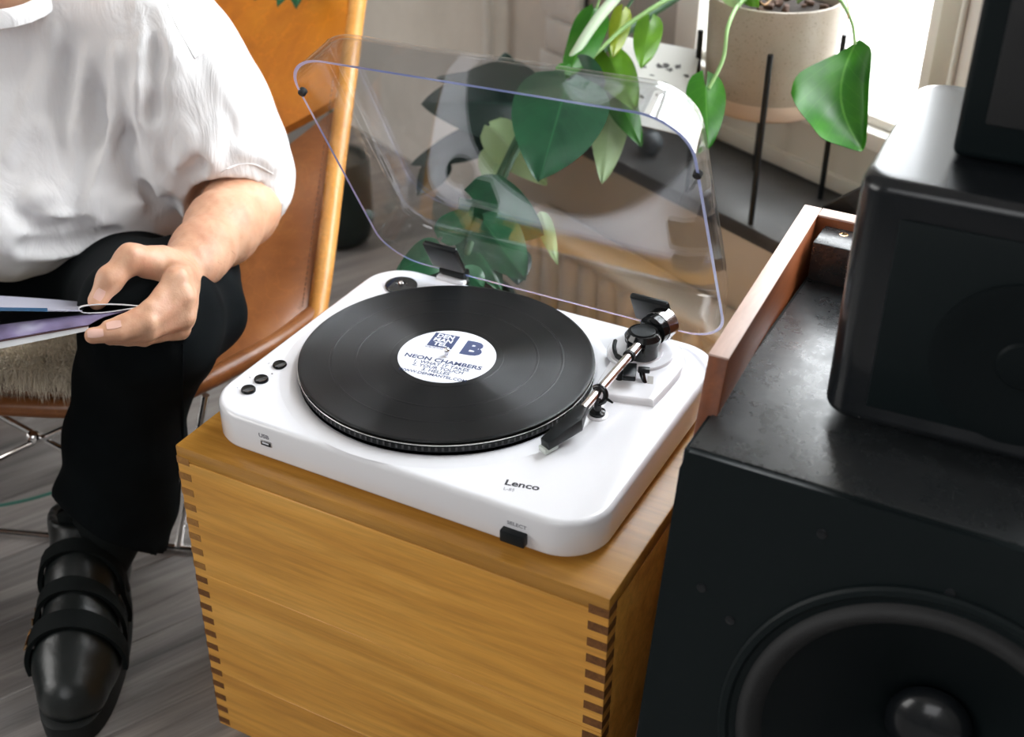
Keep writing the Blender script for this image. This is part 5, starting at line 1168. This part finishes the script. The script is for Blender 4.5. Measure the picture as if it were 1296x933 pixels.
# shoes
MB().tube([atz(143, 650, 0.165), atz(130, 685, 0.125), an - UP * 0.01, an - UP * 0.04 + FW * 0.02], [0.046, 0.044, 0.044, 0.044], 20).build('sock', M['suede'], pe, smooth=True)
def make_shoe(toe, dirx, par, straps=True):
    X_ = np.array([dirx[0], dirx[1], 0.0]); X_ /= np.linalg.norm(X_); Y_ = np.array([-X_[1], X_[0], 0]); O = np.array([toe[0], toe[1], 0]) - X_ * 0.285; Y_ = Y_ * 1.0
    def W_(x, y, z): return O + X_ * x + Y_ * y + UP * z
    F = Field(np.minimum(W_(-.02, -.08, 0), W_(.31, .08, 0)) - 0.09, np.maximum(W_(-.02, -.08, .2), W_(.31, .08, .2)) + 0.08, 0.0035)
    F.chain([W_(.045, 0, .055), W_(.13, 0, .052), W_(.20, 0, .047), W_(.242, 0.002, .044)], [.036, .040, .0455, .040], 0.02)
    F.chain([W_(.05, 0, .07), W_(.048, 0, .150)], [.036, .043], 0.03); F.chain([W_(.075, 0, .145), W_(.12, 0, .105), W_(.17, 0, .075), W_(.21, 0, .055)], [.036, .037, .036, .036], 0.02)
    F.cut(W_(0.05, 0, .158), UP * 1.0 + X_ * -0.25)
    F.cone(W_(.050, 0, .20), W_(.050, 0, .145), .040, .030, 0.004, 'sub')
    F.cut(W_(0, 0, .026), -UP)
    V, Q = F.mesh(2); sh_ = link('shoe', np_mesh('shoe', V, Q), M['shoe'], smooth=True); child(sh_, par); tree = bvh(V, Q)
    def outl(grow, z):
        P = []
        for k in range(40):
            a_ = 2 * math.pi * k / 40; x_ = 0.143 + (0.143 + grow) * math.cos(a_); w_ = 0.040 + 0.0105 * math.sin(min(1, max(0, x_ / 0.285)) * math.pi * 0.62 + 0.0); w_ *= 0.93
            s_ = math.sin(a_); y_ = (w_ + grow) * np.sign(s_) * abs(s_) ** 0.62; P.append(W_(x_, y_, z))
        return P
    so_ = MB().loft([outl(-.004, 0.0), outl(0.001, .003), outl(0.002, .018), outl(0.0015, .028), outl(-.003, .031)]).build('sole', M['sole'], sh_, smooth=True, angle=50)
    tg_ = MB().loft([[W_(.085 + dx, y_, z_) for y_, z_ in ((-.024, .135), (.024, .135), (.022, .178), (.0, .186), (-.022, .178))] for dx in (-.004, .004)]).build('tongue', M['suede'], sh_, bevel=.003, seg=2)
    if straps:
        def strap(x0, x1, z0, z1, nm='strap'):
            # a band over the instep, shrink-wrapped to the shoe
            rows_ = []
            for t_ in (0, .33, .67, 1):
                x_ = x0 + (x1 - x0) * t_; row = []
                for k in range(13):
                    a_ = math.radians(-10 + 200 * k / 12); cz = 0.045
                    dr = Y_ * math.cos(a_) + UP * math.sin(a_); o_ = W_(x_, 0, cz) + UP * (z0 * 0)
                    h = tree.ray_cast(Vector((o_ + dr * 0.25).tolist()), Vector((-dr).tolist()))
                    if h[0] is None: return None
                    row.append(np.array(h[0]) + np.array(h[1]) * 0.0055)
                rows_.append(row)
            return grid_sheet(rows_, 3, 3, 0.0055).build(nm, M['suede'], sh_, smooth=True, angle=50)
        for x0, x1 in ((.112, .126), (.150, .164), (.186, .206)): strap(x0, x1, 0, 0)
        for x0, side_ in ((.119, 1), (.157, 1), (.196, 1)):
            dr = -Y_ * 0.78 + UP * 0.62; dr /= np.linalg.norm(dr)
            h = tree.ray_cast(Vector((W_(x0, 0, .045) + dr * .2).tolist()), Vector((-dr).tolist()))
            if h[0] is None: continue
            nn_ = np.array(h[1]); c_ = np.array(h[0]) + nn_ * 0.0095; hw_ = .0125 if x0 > .18 else .0095; t2 = np.cross(nn_, X_); t2 /= np.linalg.norm(t2)
            MB().tube([c_ + X_ * hw_ + t2 * .006, c_ + X_ * hw_ - t2 * .003, c_ - X_ * hw_ - t2 * .003, c_ - X_ * hw_ + t2 * .006], 0.0013, 8).build('buckle_ring', M['brass'], sh_, smooth=True)
    return sh_
toeL = atz(90, 944, 0.0)
make_shoe(toeL, (an - toeL) * -1.0, pe)
make_shoe(anR + FW * 0.19 - UP * 0.1, FW, pe, False)

# ------------------------------------------------------------------ magazine in the hand
mg = empty('magazine', at(20, 410, 1.30), 'open folded magazine with pale pages held in the left hand', 'magazine')
AW = -RZ * 1.0
def back(p, d_, up=0.0): return p + (p - CAM) / np.linalg.norm(p - CAM) * d_ + RY * up
m_top = mat('lilac_grey_page', (0.38, 0.38, 0.47), 0.35); m_pur = mat('purple_printed_page', (0.24, 0.20, 0.30), 0.25); m_blk = mat('near_black_page', (0.008, 0.009, 0.013), 0.3); m_blu = mat('blue_printed_band', (0.02, 0.10, 0.22), 0.4)
m_pg = mat('page_paper', (0.76, 0.76, 0.78), 0.6); m_red = mat('dark_red_band', (0.07, 0.02, 0.02), 0.5)
n_, l_, b_ = nt(m_pur); setc(m_pur, ramp(m_pur, noise(m_pur, coords(m_pur), 14, 3), [(0.35, (0.05, 0.04, 0.08)), (0.55, (0.22, 0.18, 0.30)), (0.7, (0.45, 0.44, 0.55))]))
def row(pts, d0=None): return [at(*p) for p in pts]
fr1 = row([(-220, 389, 1.215), (-60, 391, 1.23), (0, 392.5, 1.24), (60, 393.5, 1.25), (104, 393.5, 1.262)])
bk1 = row([(-220, 368, 1.415), (-60, 372, 1.42), (0, 375, 1.43), (60, 379, 1.44), (112, 383.5, 1.45)])
grid_sheet([fr1, [(a_ + c_) / 2 for a_, c_ in zip(fr1, bk1)], bk1], 4, 4, 0.0012).build('upper_page', m_top, mg, smooth=True, angle=40)
bb = row([(-220, 385, 1.2135), (-60, 387.5, 1.2285), (0, 389, 1.2385), (30, 389.5, 1.243), (60, 390, 1.2485)]); b2 = row([(-220, 390, 1.2135), (-60, 392, 1.2285), (0, 393.5, 1.2385), (30, 394, 1.243), (60, 394.5, 1.2485)])
grid_sheet([bb, [(a_ + c_) / 2 for a_, c_ in zip(bb, b2)], b2], 2, 2, 0.0012).build('printed_band', m_blu, mg)
lp_ = spline(row([(177, 387.6, 1.275), (150, 385.6, 1.270), (122, 385.6, 1.265), (104, 388.2, 1.262), (100, 391.5, 1.262), (107, 396, 1.263), (135, 395.2, 1.267), (177, 388.8, 1.275)]), 5)
grid_sheet([[p for p in lp_], [back(p, .08, .001) for p in lp_], [back(p, .16, .003) for p in lp_]], 1, 2, 0.0010).build('folded_page', m_pg, mg, smooth=True, angle=50)
dk = [row([(-220, 446, 1.235), (-60, 420, 1.245), (0, 412, 1.25), (80, 402, 1.262), (160, 394, 1.275)])]; dk.append(row([(-220, 400, 1.33), (-60, 396, 1.34), (0, 396, 1.34), (80, 396, 1.34), (160, 393, 1.33)])); dk.append(row([(-220, 380, 1.42), (-60, 384, 1.42), (0, 386, 1.42), (80, 388, 1.42), (160, 390, 1.40)]))
grid_sheet(dk, 3, 3, 0.0010).build('inner_page', m_blk, mg, smooth=True)  # near-black sheet between the upper and lower pages
lpg = [row([(-220, 469, 1.205), (-60, 441, 1.225), (0, 430.5, 1.232), (60, 420, 1.243), (112, 411.5, 1.252)]), row([(-220, 457, 1.22), (-60, 430, 1.235), (0, 421, 1.241), (70, 410, 1.252), (132, 401, 1.262)]), row([(-220, 446, 1.2345), (-60, 420, 1.2445), (0, 411.5, 1.2495), (80, 401.5, 1.2615), (160, 393.5, 1.2745)])]
grid_sheet(lpg, 4, 3, 0.0010).build('lower_page', m_pur, mg, smooth=True)
e0 = row([(-220, 470, 1.2040), (-60, 442, 1.2240), (0, 431.2, 1.2310), (60, 420.8, 1.2420), (112, 412, 1.2510)]); e1 = row([(-220, 484, 1.2050), (-60, 453, 1.2250), (0, 441.5, 1.2320), (60, 429.5, 1.2430), (112, 418.5, 1.2520)])
grid_sheet([e0, [a_ * .85 + c_ * .15 for a_, c_ in zip(e0, e1)]], 4, 1, 0.0016).build('cover_edge', m_red, mg)
st_ = [[a_ * .84 + c_ * .16 for a_, c_ in zip(e0, e1)], e1]
v = []
R1 = spline(st_[0], 4); R2 = spline(st_[1], 4)
MB().loft([[p, q, back(q, .17, .0), back(p, .17, .0)] for p, q in zip(R1, R2)]).build('page_block', m_pg, mg)
